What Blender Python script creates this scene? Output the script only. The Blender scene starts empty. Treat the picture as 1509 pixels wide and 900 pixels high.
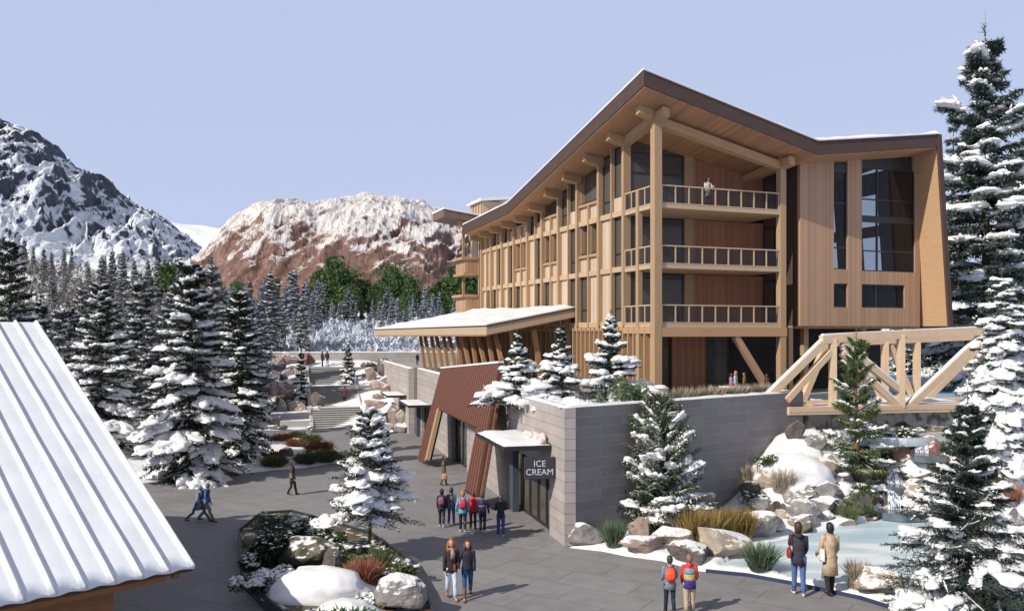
import bpy, bmesh, math, random
import numpy as np
from mathutils import Vector, Matrix, noise as mnoise
random.seed(7); RNG = np.random.default_rng(7)
scene = bpy.context.scene
COL = scene.collection
# ---------------------------------------------------------------- camera, world, sun, exposure
EYE, FOC, CXP, HYP = 8.2, 1240.0, 754.5, 490.0
cam_data = bpy.data.cameras.new('camera'); cam = bpy.data.objects.new('camera', cam_data); COL.objects.link(cam)
cam.location = (0, 0, EYE); cam.rotation_euler = (math.radians(90), 0, 0)
cam_data.sensor_width = 36; cam_data.lens = 36*FOC/1509.0
cam_data.shift_y = (HYP-450)/1509.0
cam_data.clip_start = .3; cam_data.clip_end = 12000
scene.camera = cam
SUN_AZ = Vector((.79, .61)).normalized(); SUN_EL = 37.0          # the way the light travels, height of the sun
world = bpy.data.worlds.new('World'); scene.world = world; world.use_nodes = True
wn = world.node_tree.nodes; wl = world.node_tree.links
sky = wn.new('ShaderNodeTexSky'); sky.sky_type = 'NISHITA'; sky.sun_disc = False
sky.sun_elevation = math.radians(SUN_EL)
sky.sun_rotation = math.atan2(-SUN_AZ.x, -SUN_AZ.y)
sky.air_density = 1.0; sky.dust_density = 3.2; sky.ozone_density = 2.2; sky.altitude = 1800
bg = wn['Background']; bg.inputs[1].default_value = .115
veil = wn.new('ShaderNodeMix'); veil.data_type = 'RGBA'; veil.inputs[0].default_value = .80      # thin high winter veil over the blue
wl.new(sky.outputs[0], veil.inputs[6]); veil.inputs[7].default_value = (5.05, 5.65, 7.75, 1)
gtc = wn.new('ShaderNodeTexCoord'); gsp = wn.new('ShaderNodeSeparateXYZ'); gmr = wn.new('ShaderNodeMapRange'); gmr.interpolation_type = 'SMOOTHSTEP'
gmr.inputs[1].default_value = .34; gmr.inputs[2].default_value = .85; gmr.inputs[3].default_value = .84; gmr.inputs[4].default_value = .72
wl.new(gtc.outputs['Generated'], gsp.inputs[0]); wl.new(gsp.outputs[2], gmr.inputs[0]); wl.new(gmr.outputs[0], veil.inputs[0])
vz = wn.new('ShaderNodeMix'); vz.data_type = 'RGBA'
vmr = wn.new('ShaderNodeMapRange'); vmr.interpolation_type = 'SMOOTHSTEP'; vmr.inputs[1].default_value = .36; vmr.inputs[2].default_value = .85; wl.new(gsp.outputs[2], vmr.inputs[0]); wl.new(vmr.outputs[0], vz.inputs[0])
vz.inputs[6].default_value = (5.05, 5.65, 7.75, 1); vz.inputs[7].default_value = (2.7, 2.65, 2.8, 1); wl.new(vz.outputs[2], veil.inputs[7])
wl.new(veil.outputs[2], bg.inputs[0])
sd = bpy.data.lights.new('sun', 'SUN'); sun = bpy.data.objects.new('sun', sd); COL.objects.link(sun)
sd.energy = 4.75; sd.angle = math.radians(.55); sd.color = (1, .92, .80)
ce = math.cos(math.radians(SUN_EL))
sun.rotation_euler = Vector((SUN_AZ.x*ce, SUN_AZ.y*ce, -math.sin(math.radians(SUN_EL)))).to_track_quat('-Z', 'Y').to_euler()
scene.view_settings.view_transform = 'Standard'; scene.view_settings.look = 'None'
scene.view_settings.exposure = 0.0; scene.view_settings.gamma = 1.0
scene.cycles.max_bounces = 6; scene.cycles.transparent_max_bounces = 12

# ---------------------------------------------------------------- pixel and world helpers
def W(px, py, Y): return Vector(((px-CXP)/FOC*Y, Y, EYE+(HYP-py)/FOC*Y))
def G(px, py, z=0.0):
    Y = (EYE-z)*FOC/(py-HYP); return Vector(((px-CXP)/FOC*Y, Y, z))

# ---------------------------------------------------------------- materials
MATS = {}
def nodes_of(name):
    m = bpy.data.materials.new(name); m.use_nodes = True
    nt = m.node_tree; b = nt.nodes['Principled BSDF']
    return m, nt.nodes, nt.links, b
def ramp(N, pts):
    r = N.new('ShaderNodeValToRGB'); e = r.color_ramp.elements
    while len(e) < len(pts): e.new(.5)
    for i, (p, c) in enumerate(pts):
        e[i].position = p; e[i].color = (*c, 1) if len(c) == 3 else c
    return r
def mat(name, col, rough=.7, var=.12, scale=6.0, bump=.15, bscale=30.0, metal=0.0, spec=None, stretch=None, coat=0):
    if name in MATS: return MATS[name]
    m, N, L, b = nodes_of(name)
    tc = N.new('ShaderNodeTexCoord'); mp = N.new('ShaderNodeMapping'); L.new(tc.outputs['Object'], mp.inputs[0])
    if stretch: mp.inputs['Scale'].default_value = stretch
    n = N.new('ShaderNodeTexNoise'); n.inputs['Scale'].default_value = scale; n.inputs['Detail'].default_value = 5
    L.new(mp.outputs[0], n.inputs['Vector'])
    lo = [max(0, c*(1-var)) for c in col]; hi = [min(1, c*(1+var)) for c in col]
    r = ramp(N, [(.3, lo), (.7, hi)]); L.new(n.outputs['Fac'], r.inputs[0]); L.new(r.outputs[0], b.inputs['Base Color'])
    b.inputs['Roughness'].default_value = rough; b.inputs['Metallic'].default_value = metal
    if spec is not None: b.inputs['Specular IOR Level'].default_value = spec
    if bump:
        n2 = N.new('ShaderNodeTexNoise'); n2.inputs['Scale'].default_value = bscale; n2.inputs['Detail'].default_value = 4
        L.new(mp.outputs[0], n2.inputs['Vector'])
        bp = N.new('ShaderNodeBump'); bp.inputs['Strength'].default_value = bump; bp.inputs['Distance'].default_value = .02
        L.new(n2.outputs['Fac'], bp.inputs['Height']); L.new(bp.outputs[0], b.inputs['Normal'])
    MATS[name] = m; return m
def wood(name, col, board=0.0, axis='xy', grain=(14, 14, .8), var=.16, rough=.62, gapc=.5):
    """timber: long grain plus, when board>0, a joint line every board metres along x+y."""
    m, N, L, b = nodes_of(name)
    tc = N.new('ShaderNodeTexCoord'); mp = N.new('ShaderNodeMapping'); L.new(tc.outputs['Object'], mp.inputs[0])
    mp.inputs['Scale'].default_value = grain
    n = N.new('ShaderNodeTexNoise'); n.inputs['Scale'].default_value = 1.2; n.inputs['Detail'].default_value = 6; n.inputs['Roughness'].default_value = .65
    L.new(mp.outputs[0], n.inputs['Vector'])
    r = ramp(N, [(.28, [c*(1-var) for c in col]), (.5, col), (.74, [min(1, c*(1+var)) for c in col])]); L.new(n.outputs['Fac'], r.inputs[0])
    out = r.outputs[0]
    if board:
        sp = N.new('ShaderNodeSeparateXYZ'); L.new(tc.outputs['Object'], sp.inputs[0])
        if axis == 'xy':
            a = N.new('ShaderNodeMath'); a.operation = 'ADD'; L.new(sp.outputs[0], a.inputs[0]); L.new(sp.outputs[1], a.inputs[1]); src = a.outputs[0]
        else: src = sp.outputs['XYZ'.index(axis.upper())]
        d = N.new('ShaderNodeMath'); d.operation = 'DIVIDE'; L.new(src, d.inputs[0]); d.inputs[1].default_value = board
        fr = N.new('ShaderNodeMath'); fr.operation = 'FRACT'; L.new(d.outputs[0], fr.inputs[0])
        fl = N.new('ShaderNodeMath'); fl.operation = 'FLOOR'; L.new(d.outputs[0], fl.inputs[0])
        wnz = N.new('ShaderNodeTexWhiteNoise'); wnz.noise_dimensions = '1D'; L.new(fl.outputs[0], wnz.inputs['W'])
        hv = N.new('ShaderNodeHueSaturation'); L.new(out, hv.inputs['Color'])
        mr = N.new('ShaderNodeMapRange'); mr.inputs[3].default_value = .84; mr.inputs[4].default_value = 1.14
        L.new(wnz.outputs['Value'], mr.inputs[0]); L.new(mr.outputs[0], hv.inputs['Value'])
        gap = ramp(N, [(0, (gapc, gapc*.95, gapc*.9)), (.1, (1, 1, 1))]); L.new(fr.outputs[0], gap.inputs[0])
        mx = N.new('ShaderNodeMix'); mx.data_type = 'RGBA'; mx.blend_type = 'MULTIPLY'; mx.inputs[0].default_value = 1
        L.new(hv.outputs[0], mx.inputs[6]); L.new(gap.outputs[0], mx.inputs[7]); out = mx.outputs[2]
    L.new(out, b.inputs['Base Color']); b.inputs['Roughness'].default_value = rough
    b.inputs['Specular IOR Level'].default_value = .3
    bp = N.new('ShaderNodeBump'); bp.inputs['Strength'].default_value = .12; bp.inputs['Distance'].default_value = .01
    L.new(n.outputs['Fac'], bp.inputs['Height']); L.new(bp.outputs[0], b.inputs['Normal'])
    MATS[name] = m; return m
def cladding(name, c1, c2, mortar, bw, bh, rough=.75, msize=.012, coords='xz'):
    """coursed slabs mapped along (x+y, z) of a wall's own frame, or (x, y) on paving."""
    m, N, L, b = nodes_of(name)
    tc = N.new('ShaderNodeTexCoord')
    if coords == 'xz':
        sp = N.new('ShaderNodeSeparateXYZ'); L.new(tc.outputs['Object'], sp.inputs[0])
        a = N.new('ShaderNodeMath'); a.operation = 'ADD'; L.new(sp.outputs[0], a.inputs[0]); L.new(sp.outputs[1], a.inputs[1])
        cb = N.new('ShaderNodeCombineXYZ'); L.new(a.outputs[0], cb.inputs[0]); L.new(sp.outputs[2], cb.inputs[1]); v = cb.outputs[0]
    else:
        mp = N.new('ShaderNodeMapping'); mp.inputs['Rotation'].default_value = (0, 0, math.radians(coords)); L.new(tc.outputs['Object'], mp.inputs[0]); v = mp.outputs[0]
    br = N.new('ShaderNodeTexBrick'); L.new(v, br.inputs['Vector']); br.inputs['Scale'].default_value = 1
    br.inputs['Brick Width'].default_value = bw; br.inputs['Row Height'].default_value = bh; br.inputs['Mortar Size'].default_value = msize
    br.inputs['Mortar Smooth'].default_value = .1; br.inputs['Bias'].default_value = 0
    br.offset = .37; br.squash = 1.0
    br.inputs['Color1'].default_value = (*c1, 1); br.inputs['Color2'].default_value = (*c2, 1); br.inputs['Mortar'].default_value = (*mortar, 1)
    n = N.new('ShaderNodeTexNoise'); n.inputs['Scale'].default_value = 1.3; n.inputs['Detail'].default_value = 8; n.inputs['Roughness'].default_value = .7
    L.new(tc.outputs['Object'], n.inputs['Vector'])
    n5 = N.new('ShaderNodeTexNoise'); n5.inputs['Scale'].default_value = .22; n5.inputs['Detail'].default_value = 6; n5.inputs['Roughness'].default_value = .6; L.new(tc.outputs['Object'], n5.inputs['Vector'])
    av = N.new('ShaderNodeMath'); av.operation = 'MULTIPLY_ADD'; L.new(n5.outputs['Fac'], av.inputs[0]); av.inputs[1].default_value = .8; av.inputs[2].default_value = -.4
    a6 = N.new('ShaderNodeMath'); a6.operation = 'ADD'; L.new(av.outputs[0], a6.inputs[0]); L.new(n.outputs['Fac'], a6.inputs[1])
    rr = ramp(N, [(.25, (.82, .82, .83)), (.75, (1.13, 1.13, 1.12))]); L.new(a6.outputs[0], rr.inputs[0])
    rg = N.new('ShaderNodeMapRange'); rg.inputs[1].default_value = .3; rg.inputs[2].default_value = .7; rg.inputs[3].default_value = rough-.22; rg.inputs[4].default_value = rough+.1; L.new(a6.outputs[0], rg.inputs[0]); L.new(rg.outputs[0], b.inputs['Roughness'])
    mx = N.new('ShaderNodeMix'); mx.data_type = 'RGBA'; mx.blend_type = 'MULTIPLY'; mx.inputs[0].default_value = 1
    L.new(br.outputs['Color'], mx.inputs[6]); L.new(rr.outputs[0], mx.inputs[7]); L.new(mx.outputs[2], b.inputs['Base Color'])
    n3 = N.new('ShaderNodeTexNoise'); n3.inputs['Scale'].default_value = 25; n3.inputs['Detail'].default_value = 6; L.new(tc.outputs['Object'], n3.inputs['Vector'])
    ad = N.new('ShaderNodeMath'); ad.operation = 'MULTIPLY_ADD'; L.new(br.outputs['Fac'], ad.inputs[0]); ad.inputs[1].default_value = -1.0; L.new(n3.outputs['Fac'], ad.inputs[2])
    bp = N.new('ShaderNodeBump'); bp.inputs['Strength'].default_value = .35; bp.inputs['Distance'].default_value = .012
    L.new(ad.outputs[0], bp.inputs['Height']); L.new(bp.outputs[0], b.inputs['Normal'])
    b.inputs['Specular IOR Level'].default_value = .3
    MATS[name] = m; return m
def snowtop(name, c1, c2, snow=.62, width=.12, nscale=3.0, rough=.85, scol=(.76, .765, .78), edge=.5, bump=.7, bscale=6.0, moss=None):
    """stone or ground whose upward faces carry snow with a ragged edge."""
    m, N, L, b = nodes_of(name)
    tc = N.new('ShaderNodeTexCoord'); ge = N.new('ShaderNodeNewGeometry')
    n = N.new('ShaderNodeTexNoise'); n.inputs['Scale'].default_value = nscale; n.inputs['Detail'].default_value = 9; n.inputs['Roughness'].default_value = .72
    L.new(tc.outputs['Object'], n.inputs['Vector'])
    r = ramp(N, [(.34, c1), (.5, [(a+d)/2 for a, d in zip(c1, c2)]), (.66, c2)]); L.new(n.outputs['Fac'], r.inputs[0])
    col = r.outputs[0]
    if moss:
        n4 = N.new('ShaderNodeTexNoise'); n4.inputs['Scale'].default_value = 2.2; n4.inputs['Detail'].default_value = 7; L.new(tc.outputs['Object'], n4.inputs['Vector'])
        r4 = ramp(N, [(.45, (0, 0, 0)), (.55, (1, 1, 1))]); L.new(n4.outputs['Fac'], r4.inputs[0])
        m4 = N.new('ShaderNodeMix'); m4.data_type = 'RGBA'; L.new(r4.outputs[0], m4.inputs[0]); L.new(col, m4.inputs[6]); m4.inputs[7].default_value = (*moss, 1); col = m4.outputs[2]
    sp = N.new('ShaderNodeSeparateXYZ'); L.new(ge.outputs['Normal'], sp.inputs[0])
    n2 = N.new('ShaderNodeTexNoise'); n2.inputs['Scale'].default_value = nscale*1.7; n2.inputs['Detail'].default_value = 6; L.new(tc.outputs['Object'], n2.inputs['Vector'])
    ad = N.new('ShaderNodeMath'); ad.operation = 'MULTIPLY_ADD'; L.new(n2.outputs['Fac'], ad.inputs[0]); ad.inputs[1].default_value = edge*2; L.new(sp.outputs[2], ad.inputs[2])
    mr = N.new('ShaderNodeMapRange'); mr.inputs[1].default_value = snow+edge-width/2; mr.inputs[2].default_value = snow+edge+width/2; L.new(ad.outputs[0], mr.inputs[0])
    mx = N.new('ShaderNodeMix'); mx.data_type = 'RGBA'; L.new(mr.outputs[0], mx.inputs[0]); L.new(col, mx.inputs[6]); mx.inputs[7].default_value = (*scol, 1)
    L.new(mx.outputs[2], b.inputs['Base Color']); b.inputs['Roughness'].default_value = rough; b.inputs['Specular IOR Level'].default_value = .25
    n3 = N.new('ShaderNodeTexNoise'); n3.inputs['Scale'].default_value = bscale; n3.inputs['Detail'].default_value = 8; n3.inputs['Roughness'].default_value = .65; L.new(tc.outputs['Object'], n3.inputs['Vector'])
    bp = N.new('ShaderNodeBump'); bp.inputs['Strength'].default_value = bump; bp.inputs['Distance'].default_value = .08
    L.new(n3.outputs['Fac'], bp.inputs['Height']); L.new(bp.outputs[0], b.inputs['Normal'])
    MATS[name] = m; return m
def glass(name, tint=(.03, .035, .04), rough=.06, transp=0.0, spec=.5):
    m, N, L, b = nodes_of(name)
    b.inputs['Base Color'].default_value = (*tint, 1); b.inputs['Roughness'].default_value = rough; b.inputs['Specular IOR Level'].default_value = spec
    tc = N.new('ShaderNodeTexCoord'); n = N.new('ShaderNodeTexNoise'); n.inputs['Scale'].default_value = .35; L.new(tc.outputs['Object'], n.inputs['Vector'])
    bp = N.new('ShaderNodeBump'); bp.inputs['Strength'].default_value = .05; bp.inputs['Distance'].default_value = .05; L.new(n.outputs['Fac'], bp.inputs['Height']); L.new(bp.outputs[0], b.inputs['Normal'])
    if transp:
        t = N.new('ShaderNodeBsdfTransparent'); t.inputs[0].default_value = (.86, .9, .92, 1); mx = N.new('ShaderNodeMixShader'); mx.inputs[0].default_value = transp
        L.new(b.outputs[0], mx.inputs[1]); L.new(t.outputs[0], mx.inputs[2]); L.new(mx.outputs[0], N['Material Output'].inputs[0])
    MATS[name] = m; return m
SNOW = mat('snow', (.74, .745, .765), .6, .02, 2.0, .35, 7.0)
SNOWG = mat('snow_clump', (.77, .775, .79), .65, .03, 5.0, .6, 14.0)
WLIGHT = wood('light_timber', (.47, .35, .235), grain=(9, 9, .7), var=.08)
WPANEL = wood('panel_timber', (.53, .42, .315), board=.14, var=.07)
WPOST = wood('post_timber', (.38, .255, .15), grain=(12, 12, .8), var=.12)
WPOSTH = wood('beam_timber', (.42, .265, .145), grain=(1, 1, 12), var=.12)
WSOFF = wood('soffit_timber', (.40, .225, .125), board=.22, gapc=.78, axis='x', grain=(9, .8, 9), var=.10)
WCLAD = wood('clad_timber', (.39, .245, .155), board=.13, var=.08)
WCLADR = wood('red_clad_timber', (.35, .165, .09), board=.13, var=.09)
WFIN = wood('fin_panel_timber', (.46, .29, .165), grain=(1.0, 1.0, 9), var=.10)
WBRIDGE = wood('bridge_timber', (.62, .465, .32), grain=(2, 2, 2), var=.08)
WSIDING = wood('slat_timber_dark', (.085, .04, .028), board=.28, axis='y', grain=(9, 9, .6), var=.2)
WRAFT = wood('rafter_timber', (.27, .12, .055), grain=(3, 3, 12), var=.2)
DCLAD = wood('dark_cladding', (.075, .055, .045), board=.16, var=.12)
FASCIA = mat('fascia_metal', (.082, .055, .048), .8, .08, 3, .05, spec=.15)
DARKM = mat('dark_metal', (.02, .021, .023), .4, .1, 3, .03)
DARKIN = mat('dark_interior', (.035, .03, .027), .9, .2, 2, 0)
GLASS = glass('window_glass', (.085, .075, .066), .16, spec=.32)
GLASSC = glass('clear_glass', (.02, .024, .03), .04, .70, spec=.5)
MESHP = glass('railing_infill', (.06, .05, .05), .4, .74, spec=.2)
STONEL = cladding('stone_cladding_warm', (.36, .325, .31), (.42, .38, .362), (.20, .18, .172), 3.3, .41)
STONEF = cladding('stone_cladding_grey', (.20, .188, .186), (.245, .23, .228), (.32, .305, .30), 3.0, .41, msize=.009)
DBRICK = cladding('dark_brick', (.02, .017, .016), (.032, .026, .023), (.012, .01, .01), .5, .12)
PAVE = cladding('plaza_paving', (.222, .216, .223), (.242, .236, .243), (.165, .16, .164), 2.6, 1.5, coords=33, msize=.022)
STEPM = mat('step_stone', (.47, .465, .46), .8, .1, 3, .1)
PAVT = mat('terrace_paving', (.30, .29, .285), .8, .1, 3, .1)

# ---------------------------------------------------------------- mesh builder
class MB:
    def __init__(s): s.v = []; s.f = []
    def quad(s, a, b, c, d):
        n = len(s.v); s.v += [tuple(a), tuple(b), tuple(c), tuple(d)]; s.f.append((n, n+1, n+2, n+3)); return s
    def box(s, x0, x1, y0, y1, z0, z1):
        if x0 > x1: x0, x1 = x1, x0
        if y0 > y1: y0, y1 = y1, y0
        n = len(s.v); s.v += [(x0,y0,z0),(x1,y0,z0),(x1,y1,z0),(x0,y1,z0),(x0,y0,z1),(x1,y0,z1),(x1,y1,z1),(x0,y1,z1)]
        s.f += [tuple(n+i for i in q) for q in ((0,3,2,1),(4,5,6,7),(0,1,5,4),(1,2,6,5),(2,3,7,6),(3,0,4,7))]; return s
    def hexa(s, lo, hi):          # two rings of 4 points
        n = len(s.v); s.v += [tuple(p) for p in lo]+[tuple(p) for p in hi]
        s.f += [tuple(n+i for i in q) for q in ((0,3,2,1),(4,5,6,7),(0,1,5,4),(1,2,6,5),(2,3,7,6),(3,0,4,7))]; return s
    def prism(s, poly, z0, z1):
        n = len(s.v); k = len(poly)
        zl = z0 if callable(z0) else (lambda x, y: z0); zh = z1 if callable(z1) else (lambda x, y: z1)
        s.v += [(x, y, zl(x, y)) for x, y in poly]+[(x, y, zh(x, y)) for x, y in poly]
        s.f.append(tuple(n+k-1-i for i in range(k))); s.f.append(tuple(n+k+i for i in range(k)))
        for i in range(k):
            j = (i+1) % k; s.f.append((n+i, n+j, n+k+j, n+k+i))
        return s
    def bar(s, p, q, w, h, up=(0, 0, 1)):
        p = Vector(p); q = Vector(q); d = (q-p).normalized(); u = Vector(up); sx = d.cross(u)
        if sx.length < 1e-4: sx = d.cross(Vector((1, 0, 0)))
        sx.normalize(); uz = sx.cross(d).normalized(); a = sx*w/2; c = uz*h/2
        return s.hexa([p-a-c, p+a-c, p+a+c, p-a+c], [q-a-c, q+a-c, q+a+c, q-a+c])
    def tube(s, pts, rad, n=10, cap=True):
        pts = [Vector(p) for p in pts]; base = len(s.v); prev = None
        if not hasattr(rad, '__len__'): rad = [rad]*len(pts)
        for i, p in enumerate(pts):
            d = (pts[min(i+1, len(pts)-1)]-pts[max(i-1, 0)]).normalized()
            a = d.cross(Vector((0, 0, 1))) if prev is None else prev-d*prev.dot(d)
            if a.length < 1e-3: a = d.cross(Vector((0, 1, 0)))
            a.normalize(); prev = a; c = d.cross(a); r = rad[i]; rx, ry = (r if hasattr(r, '__len__') else (r, r))
            for k in range(n):
                t = 2*math.pi*k/n; s.v.append(tuple(p+a*math.cos(t)*rx+c*math.sin(t)*ry))
        for i in range(len(pts)-1):
            for k in range(n):
                k2 = (k+1) % n; s.f.append((base+i*n+k, base+i*n+k2, base+(i+1)*n+k2, base+(i+1)*n+k))
        if cap:
            s.f.append(tuple(base+n-1-k for k in range(n))); s.f.append(tuple(base+(len(pts)-1)*n+k for k in range(n)))
        return s
    def loft(s, rings, n=14):      # rings: (cx, cy, z, rx, ry)
        base = len(s.v)
        for cx, cy, z, rx, ry in rings:
            for k in range(n):
                t = 2*math.pi*k/n; s.v.append((cx+rx*math.cos(t), cy+ry*math.sin(t), z))
        for i in range(len(rings)-1):
            for k in range(n):
                k2 = (k+1) % n; s.f.append((base+i*n+k, base+i*n+k2, base+(i+1)*n+k2, base+(i+1)*n+k))
        s.f.append(tuple(base+n-1-k for k in range(n))); s.f.append(tuple(base+(len(rings)-1)*n+k for k in range(n)))
        return s
    def ell(s, c, r, rot=None, n=10, m=7):
        base = len(s.v); c = Vector(c)
        for i in range(m+1):
            ph = math.pi*i/m
            for k in range(n):
                t = 2*math.pi*k/n; p = Vector((r[0]*math.sin(ph)*math.cos(t), r[1]*math.sin(ph)*math.sin(t), r[2]*math.cos(ph)))
                if rot: p = rot @ p
                s.v.append(tuple(c+p))
        for i in range(m):
            for k in range(n):
                k2 = (k+1) % n; s.f.append((base+i*n+k, base+(i+1)*n+k, base+(i+1)*n+k2, base+i*n+k2))
        return s
    def wallgrid(s, x0, x1, z0, z1, holes, y0, y1):
        """a wall in the xz plane between y0 and y1 with rectangular openings"""
        xs = sorted({x0, x1} | {min(max(h[i], x0), x1) for h in holes for i in (0, 1)}); zs = sorted({z0, z1} | {min(max(h[i], z0), z1) for h in holes for i in (2, 3)})
        sol = [[not any(h[0]-1e-6 <= (a+b)/2 <= h[1]+1e-6 and h[2]-1e-6 <= (c+d)/2 <= h[3]+1e-6 for h in holes) for c, d in zip(zs, zs[1:])] for a, b in zip(xs, xs[1:])]
        g = lambda i, j: 0 <= i < len(sol) and 0 <= j < len(sol[0]) and sol[i][j]
        for i, (a, b) in enumerate(zip(xs, xs[1:])):
            for j, (c, d) in enumerate(zip(zs, zs[1:])):
                if not sol[i][j]: continue
                s.quad((a,y0,c),(b,y0,c),(b,y0,d),(a,y0,d)); s.quad((b,y1,c),(a,y1,c),(a,y1,d),(b,y1,d))
                if not g(i-1, j): s.quad((a,y1,c),(a,y0,c),(a,y0,d),(a,y1,d))
                if not g(i+1, j): s.quad((b,y0,c),(b,y1,c),(b,y1,d),(b,y0,d))
                if not g(i, j-1): s.quad((a,y1,c),(b,y1,c),(b,y0,c),(a,y0,c))
                if not g(i, j+1): s.quad((a,y0,d),(b,y0,d),(b,y1,d),(a,y1,d))
        return s
    def mesh(s, name, off=(0, 0, 0)):
        me = bpy.data.meshes.new(name)
        ox, oy, oz = off
        me.from_pydata([(x-ox, y-oy, z-oz) for x, y, z in s.v], [], s.f); me.update(); return me
    def build(s, name, m, parent=None, off=(0, 0, 0), smooth=False, bevel=0, fix=True):
        me = s.mesh(name, off); me.materials.append(m)
        bm = bmesh.new(); bm.from_mesh(me)
        if fix: bmesh.ops.recalc_face_normals(bm, faces=bm.faces)
        if smooth:
            for f in bm.faces: f.smooth = True
        bm.to_mesh(me); bm.free()
        o = bpy.data.objects.new(name, me); COL.objects.link(o)
        if parent is not None: o.parent = parent
        if bevel:
            b = o.modifiers.new('bevel', 'BEVEL'); b.width = bevel; b.segments = 2; b.limit_method = 'ANGLE'
        return o
def empty(name, loc=(0, 0, 0), rz=0.0, label=None, cat=None, group=None):
    o = bpy.data.objects.new(name, None); COL.objects.link(o); o.empty_display_size = .3
    o.location = loc; o.rotation_euler = (0, 0, rz); tag(o, label, cat, group); return o
def tag(o, label=None, cat=None, group=None, kind=None):
    if label: o['label'] = label
    if cat: o['category'] = cat
    if group: o['group'] = group
    if kind: o['kind'] = kind
    return o
def npmesh(name, verts, faces, mats, midx=None, smooth=False):
    """verts (n,3), faces (m,k) numpy -> mesh datablock"""
    me = bpy.data.meshes.new(name); nv, nf, k = len(verts), len(faces), faces.shape[1]
    me.vertices.add(nv); me.vertices.foreach_set('co', np.asarray(verts, np.float32).ravel())
    me.loops.add(nf*k); me.loops.foreach_set('vertex_index', np.asarray(faces, np.int32).ravel())
    me.polygons.add(nf); me.polygons.foreach_set('loop_start', np.arange(0, nf*k, k, dtype=np.int32)); me.polygons.foreach_set('loop_total', np.full(nf, k, np.int32))
    if midx is not None: me.polygons.foreach_set('material_index', np.asarray(midx, np.int32))
    me.polygons.foreach_set('use_smooth', np.full(nf, smooth, bool))
    for mm in mats: me.materials.append(mm)
    me.update(); me.validate(); return me
def link(name, me, parent=None, loc=None, rz=0, sc=None):
    o = bpy.data.objects.new(name, me); COL.objects.link(o)
    if parent is not None: o.parent = parent
    if loc is not None: o.location = loc
    if rz: o.rotation_euler = (0, 0, rz)
    if sc: o.scale = (sc, sc, sc) if not hasattr(sc, '__len__') else sc
    return o
def copy_tree(o, loc, rz, sc=None, label=None, group=None):
    r = o.copy(); COL.objects.link(r); r.location = loc; r.rotation_euler = (0, 0, rz)
    if sc: r.scale = (sc, sc, sc) if not hasattr(sc, '__len__') else sc
    if label: r['label'] = label
    if group: r['group'] = group
    for ch in KIDS.get(o.name, []):
        c = ch.copy(); COL.objects.link(c); c.parent = r
    return r
KIDS = {}

# ---------------------------------------------------------------- value noise
_LAT = RNG.random((256, 256))
def vnoise(x, y):
    xi = np.floor(x).astype(int); yi = np.floor(y).astype(int); fx = x-xi; fy = y-yi
    fx = fx*fx*(3-2*fx); fy = fy*fy*(3-2*fy); a = lambda i, j: _LAT[(xi+i) % 256, (yi+j) % 256]
    return (a(0,0)*(1-fx)+a(1,0)*fx)*(1-fy)+(a(0,1)*(1-fx)+a(1,1)*fx)*fy
def fbm(x, y, o=5, g=.5, ridged=False):
    t = 0; amp = 1; tot = 0
    for i in range(o):
        n = vnoise(x+17.3*i, y+9.1*i)
        if ridged: n = 1-abs(2*n-1)
        t = t+n*amp; tot += amp; amp *= g; x = x*2.03; y = y*2.03
    return t/tot
def sstep(t): t = np.clip(t, 0, 1); return t*t*(3-2*t)
def in_poly(x, y, P):
    r = np.zeros(np.shape(x), bool); n = len(P)
    for i in range(n):
        x0, y0 = P[i]; x1, y1 = P[(i+1) % n]
        if y0 == y1: continue
        c = ((y0 > y) != (y1 > y)) & (x < (x1-x0)*(y-y0)/(y1-y0)+x0); r ^= c
    return r
def d_poly(x, y, P):
    d = np.full(np.shape(x), 1e9); n = len(P)
    for i in range(n):
        ax, ay = P[i]; bx, by = P[(i+1) % n]; L2 = (bx-ax)**2+(by-ay)**2+1e-9
        t = np.clip(((x-ax)*(bx-ax)+(y-ay)*(by-ay))/L2, 0, 1); d = np.minimum(d, np.hypot(x-ax-t*(bx-ax), y-ay-t*(by-ay)))
    return d

# ---------------------------------------------------------------- layout of the ground
K = Vector((2.02, 32.3)); FD = Vector((1.367, 1)).normalized(); WD = Vector((-.27, 1)).normalized()
def g2(px, py): p = G(px, py); return (p.x, p.y)
TERR = [(K.x, K.y), (14.3, 41.3), (17.0, 48.5), (27, 56), (30, 112), (-19, 106), (-15.2, 96), (-13.4, 89.2)]
PLAZA = [(-60, 8), (-60, 43), g2(150, 716), g2(215, 711), g2(262, 704), g2(330, 700), g2(400, 693), g2(450, 689), g2(497, 682), g2(508, 672), g2(490, 655), (-16.2, 67.5), (-16.9, 71), (-10.2, 72.5),
         (-9.6, 71), (-8.6, 70.6), (0, 60), (6, 45), (4, 34), g2(834, 806), g2(888, 812), g2(921, 819), g2(975, 826), g2(1030, 841), g2(1100, 846), g2(1166, 858), g2(1268, 879), g2(1350, 905), g2(1450, 950), (20, 14), (20, 8)]
UPOND = [(15.8, 46.5), (22, 46.6), (31, 47.5), (44, 50), (52, 60), (46, 84), (32, 86), (19, 60)]
BPOND = [(14.9, 38.9), (18, 38.4), (22, 39.2), (24.5, 41), (25, 44.2), (20, 43.8), (15, 43.4)]
POND = [g2(1056, 838), g2(1110, 842), g2(1166, 853), g2(1268, 872), g2(1345, 893), g2(1410, 860), g2(1415, 810), g2(1370, 772), g2(1310, 762), g2(1245, 776), g2(1190, 790), g2(1120, 804)]
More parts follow.
